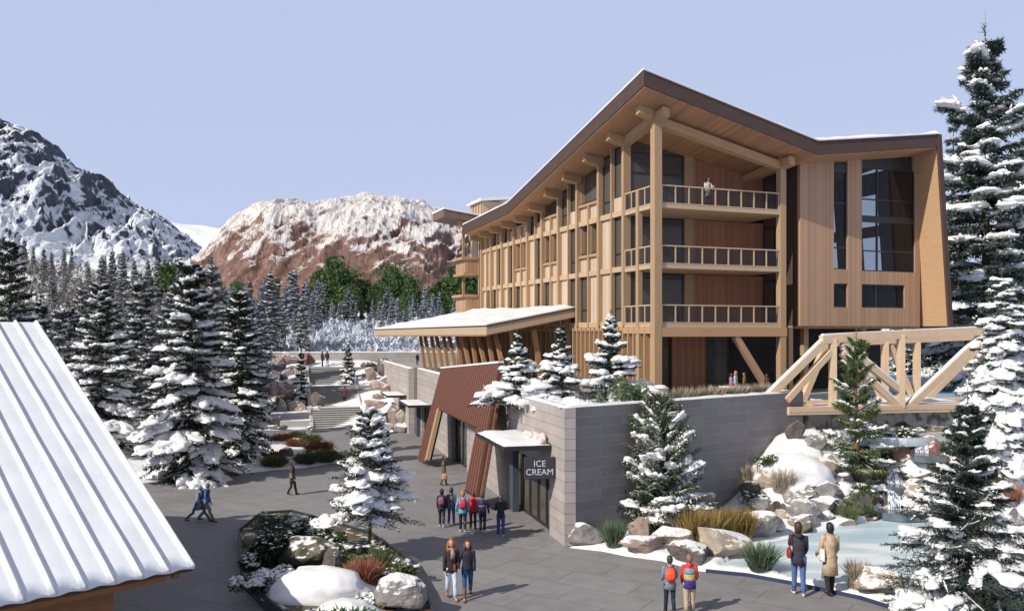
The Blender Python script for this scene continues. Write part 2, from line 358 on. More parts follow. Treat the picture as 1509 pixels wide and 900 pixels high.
def hfun(x, y):
    x = np.asarray(x, float); y = np.asarray(y, float)
    ins = in_poly(x, y, PLAZA); d = d_poly(x, y, PLAZA)
    nz = fbm(x*.35, y*.35, 4)-.5; nz2 = fbm(x*1.6+5, y*1.6, 3)-.5
    left = x < -8.4-.27*(y-71)+.2
    bank = .16*sstep(d/.45)+.35*sstep(d/5)*(nz+.35)+.12*nz2*sstep(d/1.5)
    stair = 4.57*np.clip((y+.27*(x+14)-71.5)/18.5, 0, 1)
    h = bank+np.where(y > 60, stair, 0)
    h = h+np.where((y > 50) & (x < -25), np.clip((y-52)/50, 0, 1)*2.5*(1-np.clip((y-71)/18.5, 0, 1))*sstep((-x-25)/10), 0)
    hill = np.clip(y-104, 0, 240)*(.062+.075*sstep((-x-20-.28*y)/70))
    hill = hill*(1+.25*(fbm(x*.012, y*.02, 3)-.5))
    h = h+hill+np.where(y > 100, 2.2*nz*sstep((y-100)/60), 0)
    # rock garden on the right
    right = sstep((x-8.5)/5)*np.where(y < 75, 1, 0)
    ramp_ = 3.2*sstep((y-33.8)/6.2)+1.05*sstep((y-40.5)/5)
    gard = .16*sstep(d/.4)+.10*sstep(d/2)*(1+2*nz)+.1*nz2+right*ramp_*(1+.15*nz)
    h = np.where((x > -2) & (y < 75) & (x > 2-.27*(y-32.3)), gard, h)
    h = np.where((x > 22) & (y >= 75) & (y < 140), 4.3+hill, h)
    inp = in_poly(x, y, POND); dp = d_poly(x, y, POND)
    h = np.where(inp, np.minimum(h, .0-.4*sstep(dp/.5)), h); h = np.where(~inp & (dp < 3) & ~ins, h*np.where(y > 30, sstep(dp/3)*.85+.15, 1)+.03, h)
    h = np.where(in_poly(x, y, UPOND), np.minimum(h, 3.9), h); h = np.where(in_poly(x, y, BPOND), np.minimum(h, 3.0), h)
    h = np.where(ins, -.14, h)
    h = np.where(in_poly(x, y, TERR), -.1, h)
    return h
def hz(x, y): return float(hfun(np.array([x]), np.array([y]))[0])
def hit(px, py, y0=20.0, y1=400.0):
    """where the line of sight through a photo pixel meets the ground"""
    Y = np.geomspace(y0, y1, 3000); X = (px-CXP)/FOC*Y; Z = EYE+(HYP-py)/FOC*Y
    u = Z <= np.maximum(hfun(X, Y), np.where(in_poly(X, Y, PLAZA), 0, -9)); i = int(np.argmax(u)) if u.any() else len(Y)-1
    return Vector((X[i], Y[i], Z[i]))
# ================================================================ SETTING: terrain, plaza, water, mountains
GROUND = snowtop('snowy_ground', (.16, .13, .10), (.30, .27, .23), snow=.52, width=.22, nscale=.9, bump=.5, bscale=3.0, edge=.75)
def polar_grid():
    rs = np.concatenate([np.geomspace(9, 130, 520), np.geomspace(131, 3200, 120)])
    an = np.radians(np.linspace(-62, 62, 430)); R, A = np.meshgrid(rs, an, indexing='ij')
    X = R*np.sin(A); Y = R*np.cos(A); Z = hfun(X, Y); Z = np.where(R > 420, Z-(R-420)*.04, Z)
    n, m = X.shape; idx = np.arange(n*m).reshape(n, m)
    F = np.stack([idx[:-1, :-1], idx[:-1, 1:], idx[1:, 1:], idx[1:, :-1]], -1).reshape(-1, 4)
    return np.stack([X, Y, Z], -1).reshape(-1, 3), F
v, f = polar_grid(); o = link('ground', npmesh('ground', v, f, [GROUND], smooth=True)); tag(o, kind='structure')
plz = MB().prism(PLAZA, -.3, 0.0).build('plaza_paving', PAVE); tag(plz, kind='structure')
ICE = mat('pond_ice', (.40, .58, .68), .28, .10, .5, .10, 2.0)
def icemat(name, a, b_, c):
    m, N, L, b = nodes_of(name); tc = N.new('ShaderNodeTexCoord'); mp = N.new('ShaderNodeMapping'); mp.inputs['Scale'].default_value = (.25, .8, 1); L.new(tc.outputs['Object'], mp.inputs[0])
    n = N.new('ShaderNodeTexNoise'); n.inputs['Scale'].default_value = .8; n.inputs['Detail'].default_value = 7; L.new(mp.outputs[0], n.inputs['Vector'])
    r = ramp(N, [(.35, a), (.52, b_), (.62, c)]); L.new(n.outputs['Fac'], r.inputs[0]); L.new(r.outputs[0], b.inputs['Base Color']); b.inputs['Roughness'].default_value = .35
    bp = N.new('ShaderNodeBump'); bp.inputs['Strength'].default_value = .1; bp.inputs['Distance'].default_value = .03; L.new(n.outputs['Fac'], bp.inputs['Height']); L.new(bp.outputs[0], b.inputs['Normal'])
    return m
ICE = icemat('pond_ice', (.42, .56, .64), (.50, .63, .71), (.76, .80, .84))
ICE2 = icemat('upper_pond_ice', (.16, .34, .50), (.22, .42, .58), (.62, .72, .80))
ip = MB().prism(POND, -.02, .07).build('frozen_pond', ICE); tag(ip, kind='structure')
ip3 = MB().prism(BPOND, 3.0, 3.38).build('brook_ice', icemat('brook_ice', (.30, .37, .43), (.42, .48, .53), (.70, .72, .75))); tag(ip3, kind='structure')
ip2 = MB().prism(UPOND, 3.9, 4.2).build('upper_frozen_pond', ICE2); tag(ip2, kind='structure')
# steel edge along the pond
edge = [G(1040, 843), G(1100, 849), G(1166, 861), G(1268, 883), G(1350, 909)]
e = MB()
for a, b in zip(edge, edge[1:]): e.bar(a+Vector((0, 0, .05)), b+Vector((0, 0, .05)), .05, .14)
o = e.build('pond_edging', mat('edging_blue_steel', (.03, .04, .09), .4)); tag(o, 'dark blue steel edging strip between plaza paving and frozen pond', 'edging')

def ridge(name, prof, Yr, Yb, zb_py, nz_amp, mats, xf=.004, seed=0, over=.55, gull=0, nx=420, ny=150):
    """a mountain as a height field: its crest at distance Yr, its foot at Yb, a falling back side"""
    px = np.linspace(prof[0][0], prof[-1][0], nx); pr = np.interp(px, [p[0] for p in prof], [p[1] for p in prof])
    v = np.linspace(0, 1+over, ny); PX, V = np.meshgrid(px, v, indexing='ij'); PR = np.broadcast_to(pr[:, None], PX.shape)
    Yc = Yb+(Yr-Yb)*V; X = (PX-CXP)/FOC*Yr*(.55+.45*np.minimum(V, 1.3)); zc = EYE+(HYP-PR)/FOC*Yr; z0 = EYE+(HYP-zb_py)/FOC*Yb
    up = np.where(V < 1, 1-(1-np.clip(V, 0, 1))**1.45, 1-(V-1)*.9); Z = z0+(zc-z0)*up
    a = X*xf+seed; b = Yc*xf*.8+(a*gull)
    wq = fbm(a*.9, b*.9, 3)*1.4; nn = fbm(a*1.5+wq+V*gull*2, V*1.3+wq, 6, .55, True)-.55; n2 = fbm(a*5+wq, V*6+b, 6, .6, True)-.5
    env = np.where(V < 1, .20+.80*np.sin(np.clip(V, 0, 1)*math.pi)**.8, .5)
    Z = Z+nz_amp*(nn*env*1.3+n2*.38*(env+.15)); Yc = Yc+nz_amp*.8*(fbm(a*3+8, b*3, 4)-.5)
    n, m = X.shape; idx = np.arange(n*m).reshape(n, m); F = np.stack([idx[:-1, :-1], idx[1:, :-1], idx[1:, 1:], idx[:-1, 1:]], -1).reshape(-1, 4)
    o = link(name, npmesh(name, np.stack([X, Yc, Z], -1).reshape(-1, 3), F, mats, smooth=True)); tag(o, kind='structure'); return o
def mountmat(name, rockA, rockB, scol, lo, hi, nscale, thr, strength, zmode=None, stretch=(1, 1, 1), rot=(0, 0, 0), w=.06):
    m, N, L, b = nodes_of(name); tc = N.new('ShaderNodeTexCoord'); ge = N.new('ShaderNodeNewGeometry')
    mp = N.new('ShaderNodeMapping'); mp.inputs['Scale'].default_value = stretch; mp.inputs['Rotation'].default_value = rot; L.new(tc.outputs['Object'], mp.inputs[0])
    n = N.new('ShaderNodeTexNoise'); n.inputs['Scale'].default_value = nscale; n.inputs['Detail'].default_value = 11; n.inputs['Roughness'].default_value = .68; n.inputs['Distortion'].default_value = .4; L.new(mp.outputs[0], n.inputs['Vector'])
    n2 = N.new('ShaderNodeTexNoise'); n2.inputs['Scale'].default_value = nscale*2.6; n2.inputs['Detail'].default_value = 9; n2.inputs['Roughness'].default_value = .7; L.new(mp.outputs[0], n2.inputs['Vector'])
    rk = ramp(N, [(.35, rockA), (.65, rockB)]); L.new(n2.outputs['Fac'], rk.inputs[0])
    sp = N.new('ShaderNodeSeparateXYZ'); L.new(tc.outputs['Object'], sp.inputs[0]); mr = N.new('ShaderNodeMapRange'); L.new(sp.outputs[2], mr.inputs[0]); mr.clamp = False
    mr.inputs[1].default_value = lo; mr.inputs[2].default_value = hi; mr.inputs[3].default_value = -strength; mr.inputs[4].default_value = strength
    sn = N.new('ShaderNodeSeparateXYZ'); L.new(ge.outputs['Normal'], sn.inputs[0])
    a1 = N.new('ShaderNodeMath'); a1.operation = 'ADD'; L.new(n.outputs['Fac'], a1.inputs[0]); L.new(mr.outputs[0], a1.inputs[1])
    a2 = N.new('ShaderNodeMath'); a2.operation = 'MULTIPLY_ADD'; L.new(sn.outputs[2], a2.inputs[0]); a2.inputs[1].default_value = .35; L.new(a1.outputs[0], a2.inputs[2])
    st = N.new('ShaderNodeMapRange'); L.new(a2.outputs[0], st.inputs[0]); st.inputs[1].default_value = thr-w/2; st.inputs[2].default_value = thr+w/2
    mx = N.new('ShaderNodeMix'); mx.data_type = 'RGBA'; L.new(st.outputs[0], mx.inputs[0]); L.new(rk.outputs[0], mx.inputs[6]); mx.inputs[7].default_value = (*scol, 1)
    L.new(mx.outputs[2], b.inputs['Base Color']); b.inputs['Roughness'].default_value = .9; b.inputs['Specular IOR Level'].default_value = .15
    bp = N.new('ShaderNodeBump'); bp.inputs['Strength'].default_value = .9; bp.inputs['Distance'].default_value = 12; L.new(n.outputs['Fac'], bp.inputs['Height']); L.new(bp.outputs[0], b.inputs['Normal'])
    return m
MLEFT = mountmat('grey_rock_and_snow', (.03, .04, .065), (.11, .115, .14), (.78, .82, .88), 100, 430, .024, .735, -.06, stretch=(1, .5, .28), rot=(0, .75, 0))
MRED = mountmat('red_rock_and_snow', (.14, .082, .07), (.32, .20, .165), (.78, .745, .73), 40, 110, .045, .79, .15, stretch=(1, 1, .7), rot=(0, .6, 0), w=.09)
MFAR = mountmat('far_snow', (.25, .28, .33), (.3, .33, .38), (.8, .83, .88), 0, 1, .01, .4, .0)
ridge('snowy_mountain', [(-420, -60), (-200, 75), (-60, 152), (0, 182), (50, 210), (110, 247), (150, 275), (200, 308), (240, 330), (270, 350), (300, 372), (340, 400), (420, 430)], 1800, 800, 418, 62, [MLEFT], .008, 3, gull=2.2, nx=620, ny=260)
ridge('far_snow_ridge', [(100, 330), (200, 322), (255, 332), (290, 334), (330, 342), (360, 350), (480, 352), (700, 350)], 3000, 2400, 400, 25, [MFAR], .002, 9, nx=160, ny=40)
ridge('red_rock_mountain', [(262, 400), (292, 378), (312, 352), (335, 330), (375, 304), (420, 300), (455, 303), (500, 297), (540, 296), (590, 300), (630, 312), (662, 328), (690, 340), (730, 352), (800, 380), (900, 420)], 900, 560, 470, 30, [MRED], .010, 5, gull=-1.0, nx=620, ny=240)

# ================================================================ stairs up to the terrace
ang = math.atan2(-WD.x, WD.y)                         # stair frame: local x across, local y uphill
st0 = Vector((-16.9, 71.0, 0)); t = empty('outdoor_stairs', st0, ang, 'broad grey stone stairs climbing in three flights beside the boulders', 'stairs')
y = 0.0; z = 0.0; rise = 4.57/30
for fl in range(3):
    s = MB(); rs = MB()
    for i in range(10):
        s.box(0, 7.0, y, y+.42, z-.6 if z > .6 else 0, z+rise); z += rise; y += .40
        rs.box(0, 7.0, y-.403, y-.401, z-rise+.004, z-.035)  # thin dark plates, shade between the treads put into their colour
    fo = s.build('stair_flight', STEPM, t); rs.build('shade_plates', mat('riser_shade', (.13, .128, .125), .85, .1, 3, .1), fo)
    if fl < 2:
        MB().box(-.3, 7.4, y-.001, y+2.3, z-.6, z+.004).build('landing', snowtop('landing_stone', (.36, .355, .35), (.42, .41, .40), snow=.86, edge=.5, width=.2, nscale=.6, bump=.1), t); y += 2.28
top_y = y
for xx in (0.0, 4.55): # low cheek kerb and the slim divider between the lanes
    c = MB(); c.bar((xx, 0, .25), (xx, top_y, 4.72), .10 if xx else .3, .12); c.build('kerb', STEPM, t)
# long snow-covered terrace steps to the right of the flights
for i, (u0, u1, yy, zz) in enumerate([(7.0, 9.2, 1.2, .62), (7.0, 9.6, 3.2, 1.25), (7.0, 9.0, 6.4, 1.9), (7.0, 9.4, 8.8, 2.6), (7.0, 8.8, 12.2, 3.3), (7.0, 8.9, 14.6, 3.95), (-2.6, 0, 1.0, .7), (-3.4, 0, 2.7, 1.2)]):
    MB().box(u0, u1, yy, yy+2.2, 0, zz).build('side_step', MATS['landing_stone'] if 'landing_stone' in MATS else STEPM, t, bevel=.02)

# ================================================================ terrace, retaining walls
ter = MB().prism([(K.x+.35, K.y+.5), (14.1, 41.6), (16.8, 48.6), (26.8, 56.2), (29.8, 111), (-18.6, 105.5), (-14.9, 96), (-13.0, 89)], .0, 4.6).build('terrace', PAVT); tag(ter, kind='structure')
apron = MB().prism([(-13.0, 88.8), (-14.9, 96), (-18.6, 105.5), (-24, 104), (-23.2, 88.4), (-22.6, 87.9)], 3.6, 4.56).build('upper_landing', PAVT); tag(apron, kind='structure')
fr = math.atan2(FD.y, FD.x)
def capsnow(mb, pts, w, z, h=.09, seed=1):
    """a thin uneven ridge of snow on top of a wall, in local coordinates"""
    r = random.Random(seed); n = len(pts)
    for (x0, y0), (x1, y1) in zip(pts, pts[1:]):
        L = math.hypot(x1-x0, y1-y0); k = max(2, int(L/.35)); dx, dy = (x1-x0)/L, (y1-y0)/L; base = len(mb.v)
        for i in range(k+1):
            a = L*i/k; jw = w/2*(r.uniform(.86, 1.06)); hh = h*r.uniform(.7, 1.3)
            for o_, zz in ((-jw, 0), (-jw*.8, hh*.8), (jw*.8, hh*.85), (jw, 0)): mb.v.append((x0+dx*a-dy*o_, y0+dy*a+dx*o_, z+zz))
        for i in range(k):
            b = base+i*4
            for j in range(3): mb.f.append((b+j, b+4+j, b+5+j, b+1+j))
        mb.f.append((base, base+1, base+2, base+3)); b = base+k*4; mb.f.append((b+3, b+2, b+1, b))
t = empty('front_retaining_wall', (K.x, K.y, 0), fr, 'long grey stone-clad wall beside the ice cream shop, facing the rock garden', 'wall')
L1 = 15.2; cut = .5/math.tan(math.radians(55.3))
MB().prism([(0, 0), (L1, 0), (L1, .5), (cut*.72, .5)], 0, 5.3).build('wall', STONEF, t)
MB().box(L1-.5, L1, .502, 5.0, 0, 5.28).build('wall_return', STONEF, t)
c = MB(); capsnow(c, [(.05, .25), (L1-.25, .25), (L1-.25, 4.9)], .5, 5.3, .08, 3); c.build('snow_cap', SNOW, t, smooth=True)
# left wall runs along WD; its frame: local x = along WD, local y = inward (to the terrace)
la = math.atan2(WD.y, WD.x)
t = empty('shopfront_wall', (K.x, K.y, 0), la, 'sunlit stone-clad wall with the shop doors along the plaza', 'wall')
OPEN = [(1.9, 8.0, 0, 2.75), (18.0, 22.6, 0, 3.1), (30.0, 35.0, 0, 2.7)]
w = MB(); w.wallgrid(0.001, 37.2, 0, 5.3, OPEN, 0, -.45); w.build('wall', STONEL, t)
OPEN2 = [(39.2, 42.6, 0, 2.7)]
w = MB(); w.wallgrid(37.2, 58.8, 0, 5.3, OPEN2, .7, .25); w.build('wall', STONEL, t)
MB().box(37.2, 37.65, .25, -.45, 0, 5.29).build('pilaster', cladding('pilaster_stone', (.20, .19, .185), (.24, .225, .22), (.12, .11, .11), 1.1, .4), t)
MB().box(58.8, 59.2, .72, -.1, 0, 5.32).build('pilaster', MATS['pilaster_stone'], t)
c = MB(); capsnow(c, [(.25, -.22), (37.2, -.22)], .46, 5.3, .08, 4); capsnow(c, [(37.3, .47), (59, .47)], .46, 5.3, .09, 5); c.build('snow_cap', SNOW, t, smooth=True)
SHOP_FRAME = t
# note: local y grows to the left of WD, which is the plaza side; the wall body lies at negative y
def glazing(t, x0, x1, z1, n, name='shop_window'):
    f = MB(); d = -.3
    f.box(x0, x1, d-.06, d+.06, 0, .12); f.box(x0, x1, d-.06, d+.06, z1-.12, z1)
    for i in range(n+1):
        x = x0+(x1-x0)*i/n; wd = .07 if i % 2 else .11; f.box(max(x0, x-wd), min(x1, x+wd), d-.07, d+.07, .12, z1-.12)
    fo = f.build(name, DARKM, t); MB().box(x0, x1, d-.01, d+.01, .1, z1-.1).build('glass', GLASS, fo)
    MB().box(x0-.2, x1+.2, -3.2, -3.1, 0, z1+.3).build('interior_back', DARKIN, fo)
glazing(t, 1.9, 8.0, 2.75, 5); glazing(t, 18.0, 22.6, 3.1, 4); glazing(t, 30.0, 35.0, 2.7, 4, 'door'); 
f2 = MB().box(39.2, 42.6, .3, .36, 0, 2.7).build('door', DARKM, t)
# far parapet wall behind the upper terrace
t = empty('far_parapet_wall', (-30, 100, 4.4), math.atan2(2.4, 27), 'low grey parapet wall with snow on top at the back of the terrace', 'wall')
MB().box(0, 34, 0, .5, -1.5, 1.45).build('wall', cladding('parapet_stone', (.33, .31, .295), (.38, .355, .335), (.2, .19, .18), 2.1, .4), t)
c = MB(); capsnow(c, [(0, .25), (34, .25)], .52, 1.45, .1, 7); c.build('snow_cap', SNOW, t, smooth=True)
MB().box(0, .5, -12, -.02, -1.5, 1.44).build('wall_return', MATS['parapet_stone'], t)

# ---------------------------------------------------------------- awnings and the sign
def awning(x0, x1, out, z, y0, label, snowh=.16, post=True, seed=1):
    t = empty('awning', (K.x+WD.x*x0, K.y+WD.y*x0, 0), la, label, 'awning', 'snow-covered flat awnings over shop doors'); w = x1-x0
    MB().box(0, w, y0+.01, y0+out, z-.12, z+.06).build('canopy_frame', DARKM, t, bevel=.01)
    if post:
        MB().box(w-.10, w+.45, y0+.02, y0+.30, 0.02, z-.121).build('shadow_strip', mat('blue_shadow', (.06, .075, .1), .5), t)  # blue-dark strip painting the shadow below the awning, no real fin
    r = random.Random(seed); s = MB(); nx, ny = 16, 9; base = 0
    for i in range(nx+1):
        for j in range(ny+1):
            u, q = i/nx, j/ny; e = min(u, 1-u, q*1.5, 1-q)
            s.v.append((u*w*.98+.01*w+r.uniform(-.03, .03), y0+.06+q*(out-.08)+r.uniform(-.02, .02), z+.062+snowh*min(1, e*7)*(.8+.4*r.random())))
    for i in range(nx):
        for j in range(ny): a = i*(ny+1)+j; s.f.append((a, a+ny+1, a+ny+2, a+1))
    n = len(s.v); s.v += [(x, yy, z+.061) for x, yy, _ in s.v]
    s.f += [tuple(n+k for k in reversed(q)) for q in s.f[:nx*ny]]
    s.build('snow_layer', SNOW, t, smooth=True); return t
aw = awning(1.6, 6.6, 2.0, 3.62, 0, 'large snow-covered awning above the ice cream shop door', seed=4)
lump = MB(); r = random.Random(3)
for i in range(46):
    u = r.random(); lump.ell((.1+u*2.3, .12+r.uniform(0, .25)+(.1 if u > .5 else 0), 3.77+r.uniform(0, .2)), (r.uniform(.08, .17),)*3, n=7, m=5)
lump.build('frosted_branches', mat('rosy_frost', (.62, .52, .50), .8, .25, 9, .8, 14), aw, smooth=True)
awning(30.4, 35.6, 1.7, 2.85, 0, 'thin snowy awning over the far dark door, nearest the slatted portal', snowh=.08, seed=8)
awning(38.4, 43.0, 1.6, 3.0, .7, 'smallest snowy awning, farthest along the wall by the boulders', snowh=.08, post=False, seed=9)
sg = empty('shop_sign', (K.x+WD.x*1.15, K.y+WD.y*1.15, 2.42), la, 'dark box sign reading ICE CREAM beside the shop door', 'sign')
sg.rotation_euler = (0, 0, la+math.radians(-9))
MB().box(-.09, .09, .03, 1.25, 0, .86).build('sign_box', mat('sign_grey', (.035, .037, .045), .45, .05, 3, .02), sg, bevel=.015)
MB().box(-.05, .05, -.12, .03, .2, .66).build('bracket', DARKM, sg)
def text(body, size, loc, rot, m, parent, name, ext=.006):
    cu = bpy.data.curves.new(name, 'FONT'); cu.body = body; cu.size = size; cu.extrude = ext; cu.align_x = 'CENTER'; cu.align_y = 'CENTER'
    o = bpy.data.objects.new(name, cu); COL.objects.link(o); bpy.context.view_layer.update()
    me = bpy.data.meshes.new_from_object(o.evaluated_get(bpy.context.evaluated_depsgraph_get())); bpy.data.objects.remove(o)
    me.materials.clear(); me.materials.append(m)
    o = bpy.data.objects.new(name, me); COL.objects.link(o); o.parent = parent; o.location = loc; o.rotation_euler = rot; return o
LET = mat('sign_letters', (.55, .56, .6), .5, .02)
text('ICE', .34, (-.096, .64, .60), (math.radians(90), 0, math.radians(-90)), LET, sg, 'lettering')
text('CREAM', .34, (-.096, .64, .27), (math.radians(90), 0, math.radians(-90)), LET, sg, 'lettering')

# ---------------------------------------------------------------- slatted red-brown portal leaning out of the wall
def wu(px): Y = 10.74/(.27+(px-CXP)/FOC); return (Y-32.3)*1.036
PO = empty('slatted_portal', (K.x, K.y, 0), la, 'tall leaning red-brown slatted timber portal over the shop entrance', 'portal')
def onplane(px, py, n0=None, z=None):
    """local (x along wall, y outward, z) of a pixel on the leaning portal plane: y = 2.15 - 2.0*z/6"""
    a = Vector((WD.x, WD.y)); b = Vector((-WD.y, WD.x)); dx = (px-CXP)/FOC; dz = (HYP-py)/FOC
    lo, hi = 25., 110.
    best = None
    for Y in np.linspace(30, 80, 6000):
        X = dx*Y; Z = EYE+dz*Y; q = Vector((X-K.x, Y-K.y)); n_ = q.dot(b); e = abs(n_-(2.15-2.0*Z/6.2))
        if best is None or e < best[0]: best = (e, q.dot(a), n_, Z)
    return Vector(best[1:])
TL = onplane(652, 543); TR = onplane(738, 535); BL = onplane(617, 676); BL2 = onplane(629, 678); OL = onplane(647, 602); OR_ = onplane(702, 629); BR = onplane(686, 726); BR2 = onplane(704, 732)
th = Vector((0, -.30, 0))
def slab(P, name, m):
    s = MB(); n = len(P); s.v = [tuple(p) for p in P]+[tuple(p+th) for p in P]
    s.f = [tuple(range(n)), tuple(reversed(range(n, 2*n)))]+[(i, (i+1) % n, n+(i+1) % n, n+i) for i in range(n)]
    return s.build(name, m, PO)
def vl(a, b, t): return a+(b-a)*t
OL2 = vl(OL, OR_, .0)
BACKM = mat('portal_backing', (.045, .022, .016), .8)
slab([TL, vl(TL, TR, 1), OR_, OL], 'header_panel', BACKM)
slab([TL, OL, BL2, BL], 'left_leg', BACKM); slab([TR, BR2, BR, OR_], 'right_leg', BACKM)
SLAT = mat('portal_slat', (.155, .062, .042), .6, .2, 3, .1, 20, stretch=(6, 6, 1))
NS = 34
def clip2(a, c):               # where a slat meets the lower edge of the header, if it does
    d = c-a; e = OR_-OL; den = d.x*e.z-d.z*e.x; w_ = OL-a
    tt = (w_.x*e.z-w_.z*e.x)/den; ss = (w_.x*d.z-w_.z*d.x)/den
    return tt if 0 <= ss <= 1.02 and 0 < tt < 1 else 1
for i in range(NS):            # slats run from the top edge down, parallel to the legs; each its own board
    u = (i+.5)/NS; a = vl(TL, TR, u); out = Vector((0, .05, 0)); c_ = vl(BL, BR2, u); b = vl(a, c_, clip2(a, c_))
    s = MB(); s.bar(a+out, b+out, (TR-TL).length/NS*.62, .12, up=(0, 1, .3)); s.build('slat', SLAT, PO)
for P, Q in ((OL, BL2),):
    s = MB(); s.bar(P+Vector((-.10, .0, 0)), Q+Vector((-.10, .0, 0)), .22, .5, up=(1, 0, 0)); s.build('inner_jamb', WPOST, PO)
c = MB(); c.bar(TL+Vector((0, -.08, .06)), TR+Vector((0, -.08, .06)), .45, .1); c.build('snow_cap', SNOW, PO)
s = MB(); s.bar(TR+Vector((-.02, -.16, -.1)), BR2+Vector((-.02, -.16, .05)), .12, .34, up=(1, 0, 0)); s.build('side_board', wood('jamb_brown', (.2, .09, .055)), PO)
# shadowed return walls inside the portal recess
# ================================================================ the timber lodge
ZB = 4.6; BR_ = math.atan2(.359, .933)
LODGE = empty('timber_lodge', (7.88, 46, ZB), BR_, 'four-storey timber lodge with folded snowy roof, balconies and tall windows', 'lodge')
OFF = (0, 0, ZB)
def part(mb, name, m, parent=None, **k): return mb.build(name, m, parent or LODGE, OFF, **k)
F2, F3, F4 = 8.7, 11.95, 15.25
RX = [-1.8, 9.44, 18.5]; RY = [-1.8, 18.2, 28.9]
RZ = {(0, 0): 21.8, (1, 0): 19.05, (2, 0): 20.2, (0, 1): 17.78, (1, 1): 17.3, (2, 1): 18.6, (0, 2): 17.45, (1, 2): 17.2, (2, 2): 18.4}
def zr(x, y):
    i = 0 if x < RX[1] else 1; j = 0 if y < RY[1] else 1
    u = (x-RX[i])/(RX[i+1]-RX[i]); v = (y-RY[j])/(RY[j+1]-RY[j])
    return (RZ[i, j]*(1-u)+RZ[i+1, j]*u)*(1-v)+(RZ[i, j+1]*(1-u)+RZ[i+1, j+1]*u)*v
def sof(x, y): return zr(x, y)-.82
def sheet(mb, x0, x1, y0, y1, nx, ny, top, bot):
    """closed plate following two height functions"""
    b = len(mb.v); xs = np.linspace(x0, x1, nx+1); ys = np.linspace(y0, y1, ny+1); n = (nx+1)*(ny+1)
    for fn in (bot, top):
        for x in xs:
            for y in ys: mb.v.append((x, y, fn(x, y)))
    id_ = lambda i, j, k: b+k*n+i*(ny+1)+j
    for i in range(nx):
        for j in range(ny):
            mb.f.append((id_(i, j, 1), id_(i+1, j, 1), id_(i+1, j+1, 1), id_(i, j+1, 1))); mb.f.append((id_(i, j, 0), id_(i, j+1, 0), id_(i+1, j+1, 0), id_(i+1, j, 0)))
    for i in range(nx):
        mb.f.append((id_(i, 0, 0), id_(i+1, 0, 0), id_(i+1, 0, 1), id_(i, 0, 1))); mb.f.append((id_(i+1, ny, 0), id_(i, ny, 0), id_(i, ny, 1), id_(i+1, ny, 1)))
    for j in range(ny):
        mb.f.append((id_(0, j+1, 0), id_(0, j, 0), id_(0, j, 1), id_(0, j+1, 1))); mb.f.append((id_(nx, j, 0), id_(nx, j+1, 0), id_(nx, j+1, 1), id_(nx, j, 1)))
    return mb
m = MB()
for i in (0, 1):
    for j in (0, 1): sheet(m, RX[i]+(0 if i == 0 else 0), RX[i+1], RY[j], RY[j+1], 6, 6, lambda x, y: zr(x, y), lambda x, y: zr(x, y)-.78)
roof = part(m, 'roof', FASCIA)
m = MB()
for i in (0, 1):
    for j in (0, 1): sheet(m, RX[i]+(.06 if i == 0 else 0), RX[i+1]-(.06 if i else 0), RY[j]+(.06 if j == 0 else 0), RY[j+1]-(.06 if j else 0), 6, 6, lambda x, y: zr(x, y)-.783, lambda x, y: zr(x, y)-.83)
part(m, 'soffit', WSOFF, roof)
r_ = random.Random(5); m = MB()
def stp(x, y): return zr(x, y)+.06+.24*min(1, max(0, (min(x+1.9, y+1.9))*3))*(.75+.5*mnoise.noise(Vector((x*.9, y*.9, 1))))
sheet(m, -1.86, 18.55, -1.88, 28.95, 60, 90, stp, lambda x, y: zr(x, y)+.004)
part(m, 'roof_snow', SNOW, roof, smooth=False)
# penthouse box and the raised far eave
m = MB().box(1.0, 3.2, 32, 35.4, 15.0, 20.1); ph = part(m, 'roof_lantern', WLIGHT)
m = MB(); [m.box(.9, 1.0, 32.1+i*.8, 32.25+i*.8, 17.5, 20.08) for i in range(4)]; part(m, 'lantern_mullions', WPOST, ph)
m = MB(); sheet(m, .7, 3.6, 31.7, 35.7, 6, 6, lambda x, y: 20.35+.1*(x-1)+.03*math.sin(y*3), lambda x, y: 20.11+.1*(x-1)); part(m, 'lantern_snow', SNOW, ph)
m = MB(); sheet(m, -3.1, 3.0, 30.4, 34, 4, 2, lambda x, y: 18.95-.13*(x+3.1), lambda x, y: 18.3-.13*(x+3.1)); fe = part(m, 'far_eave', mat('eave_brown', (.16, .105, .075), .6))
m = MB(); sheet(m, -3.15, 3.05, 30.3, 34.1, 12, 3, lambda x, y: 19.1-.13*(x+3.1)+.04*math.sin(x*2), lambda x, y: 18.952-.13*(x+3.1)); part(m, 'eave_snow', SNOW, fe)
m = MB().box(-1.6, -.2, 30.6, 31.2, 17.6, 18.08); part(m, 'eave_bracket', WSOFF, fe)
# ---- the long left facade: plane x = 0, outward = -x
T = [0, 3.5, 6.7, 9.8, 12.8, 15.7, 18.5, 21.3, 24, 26.6, 29.1]
def win(x, y0, y1, z0, z1, trans=(), name='window', clr=GLASS, fw=.06, parent=None):
    """a window in the facade plane x, frame dark metal, pane behind"""
    f = MB(); top = z1 if callable(z1) else (lambda a, b: z1)
    f.box(x-.04, x+.06, y0, y0+fw, z0, min(top(x, y0), top(x, y1))); f.box(x-.04, x+.06, y1-fw, y1, z0, min(top(x, y0), top(x, y1)))
    zt = min(top(x, y0), top(x, y1)); f.box(x-.04, x+.06, y0+fw, y1-fw, z0, z0+fw); f.box(x-.04, x+.06, y0+fw, y1-fw, zt-fw*1.4, zt)
    for tz in trans: f.box(x-.038, x+.058, y0+fw, y1-fw, tz-.04, tz+.04)
    fo = part(f, name, DARKM, parent); part(MB().box(x+.01, x+.03, y0+fw, y1-fw, z0+fw, zt-fw), 'pane', clr, fo); return fo
core = MB(); sheet(core, 4.2, 9.7, 3.9, 28.2, 4, 8, lambda x, y: sof(x, y)-.05, lambda x, y: 4.61)
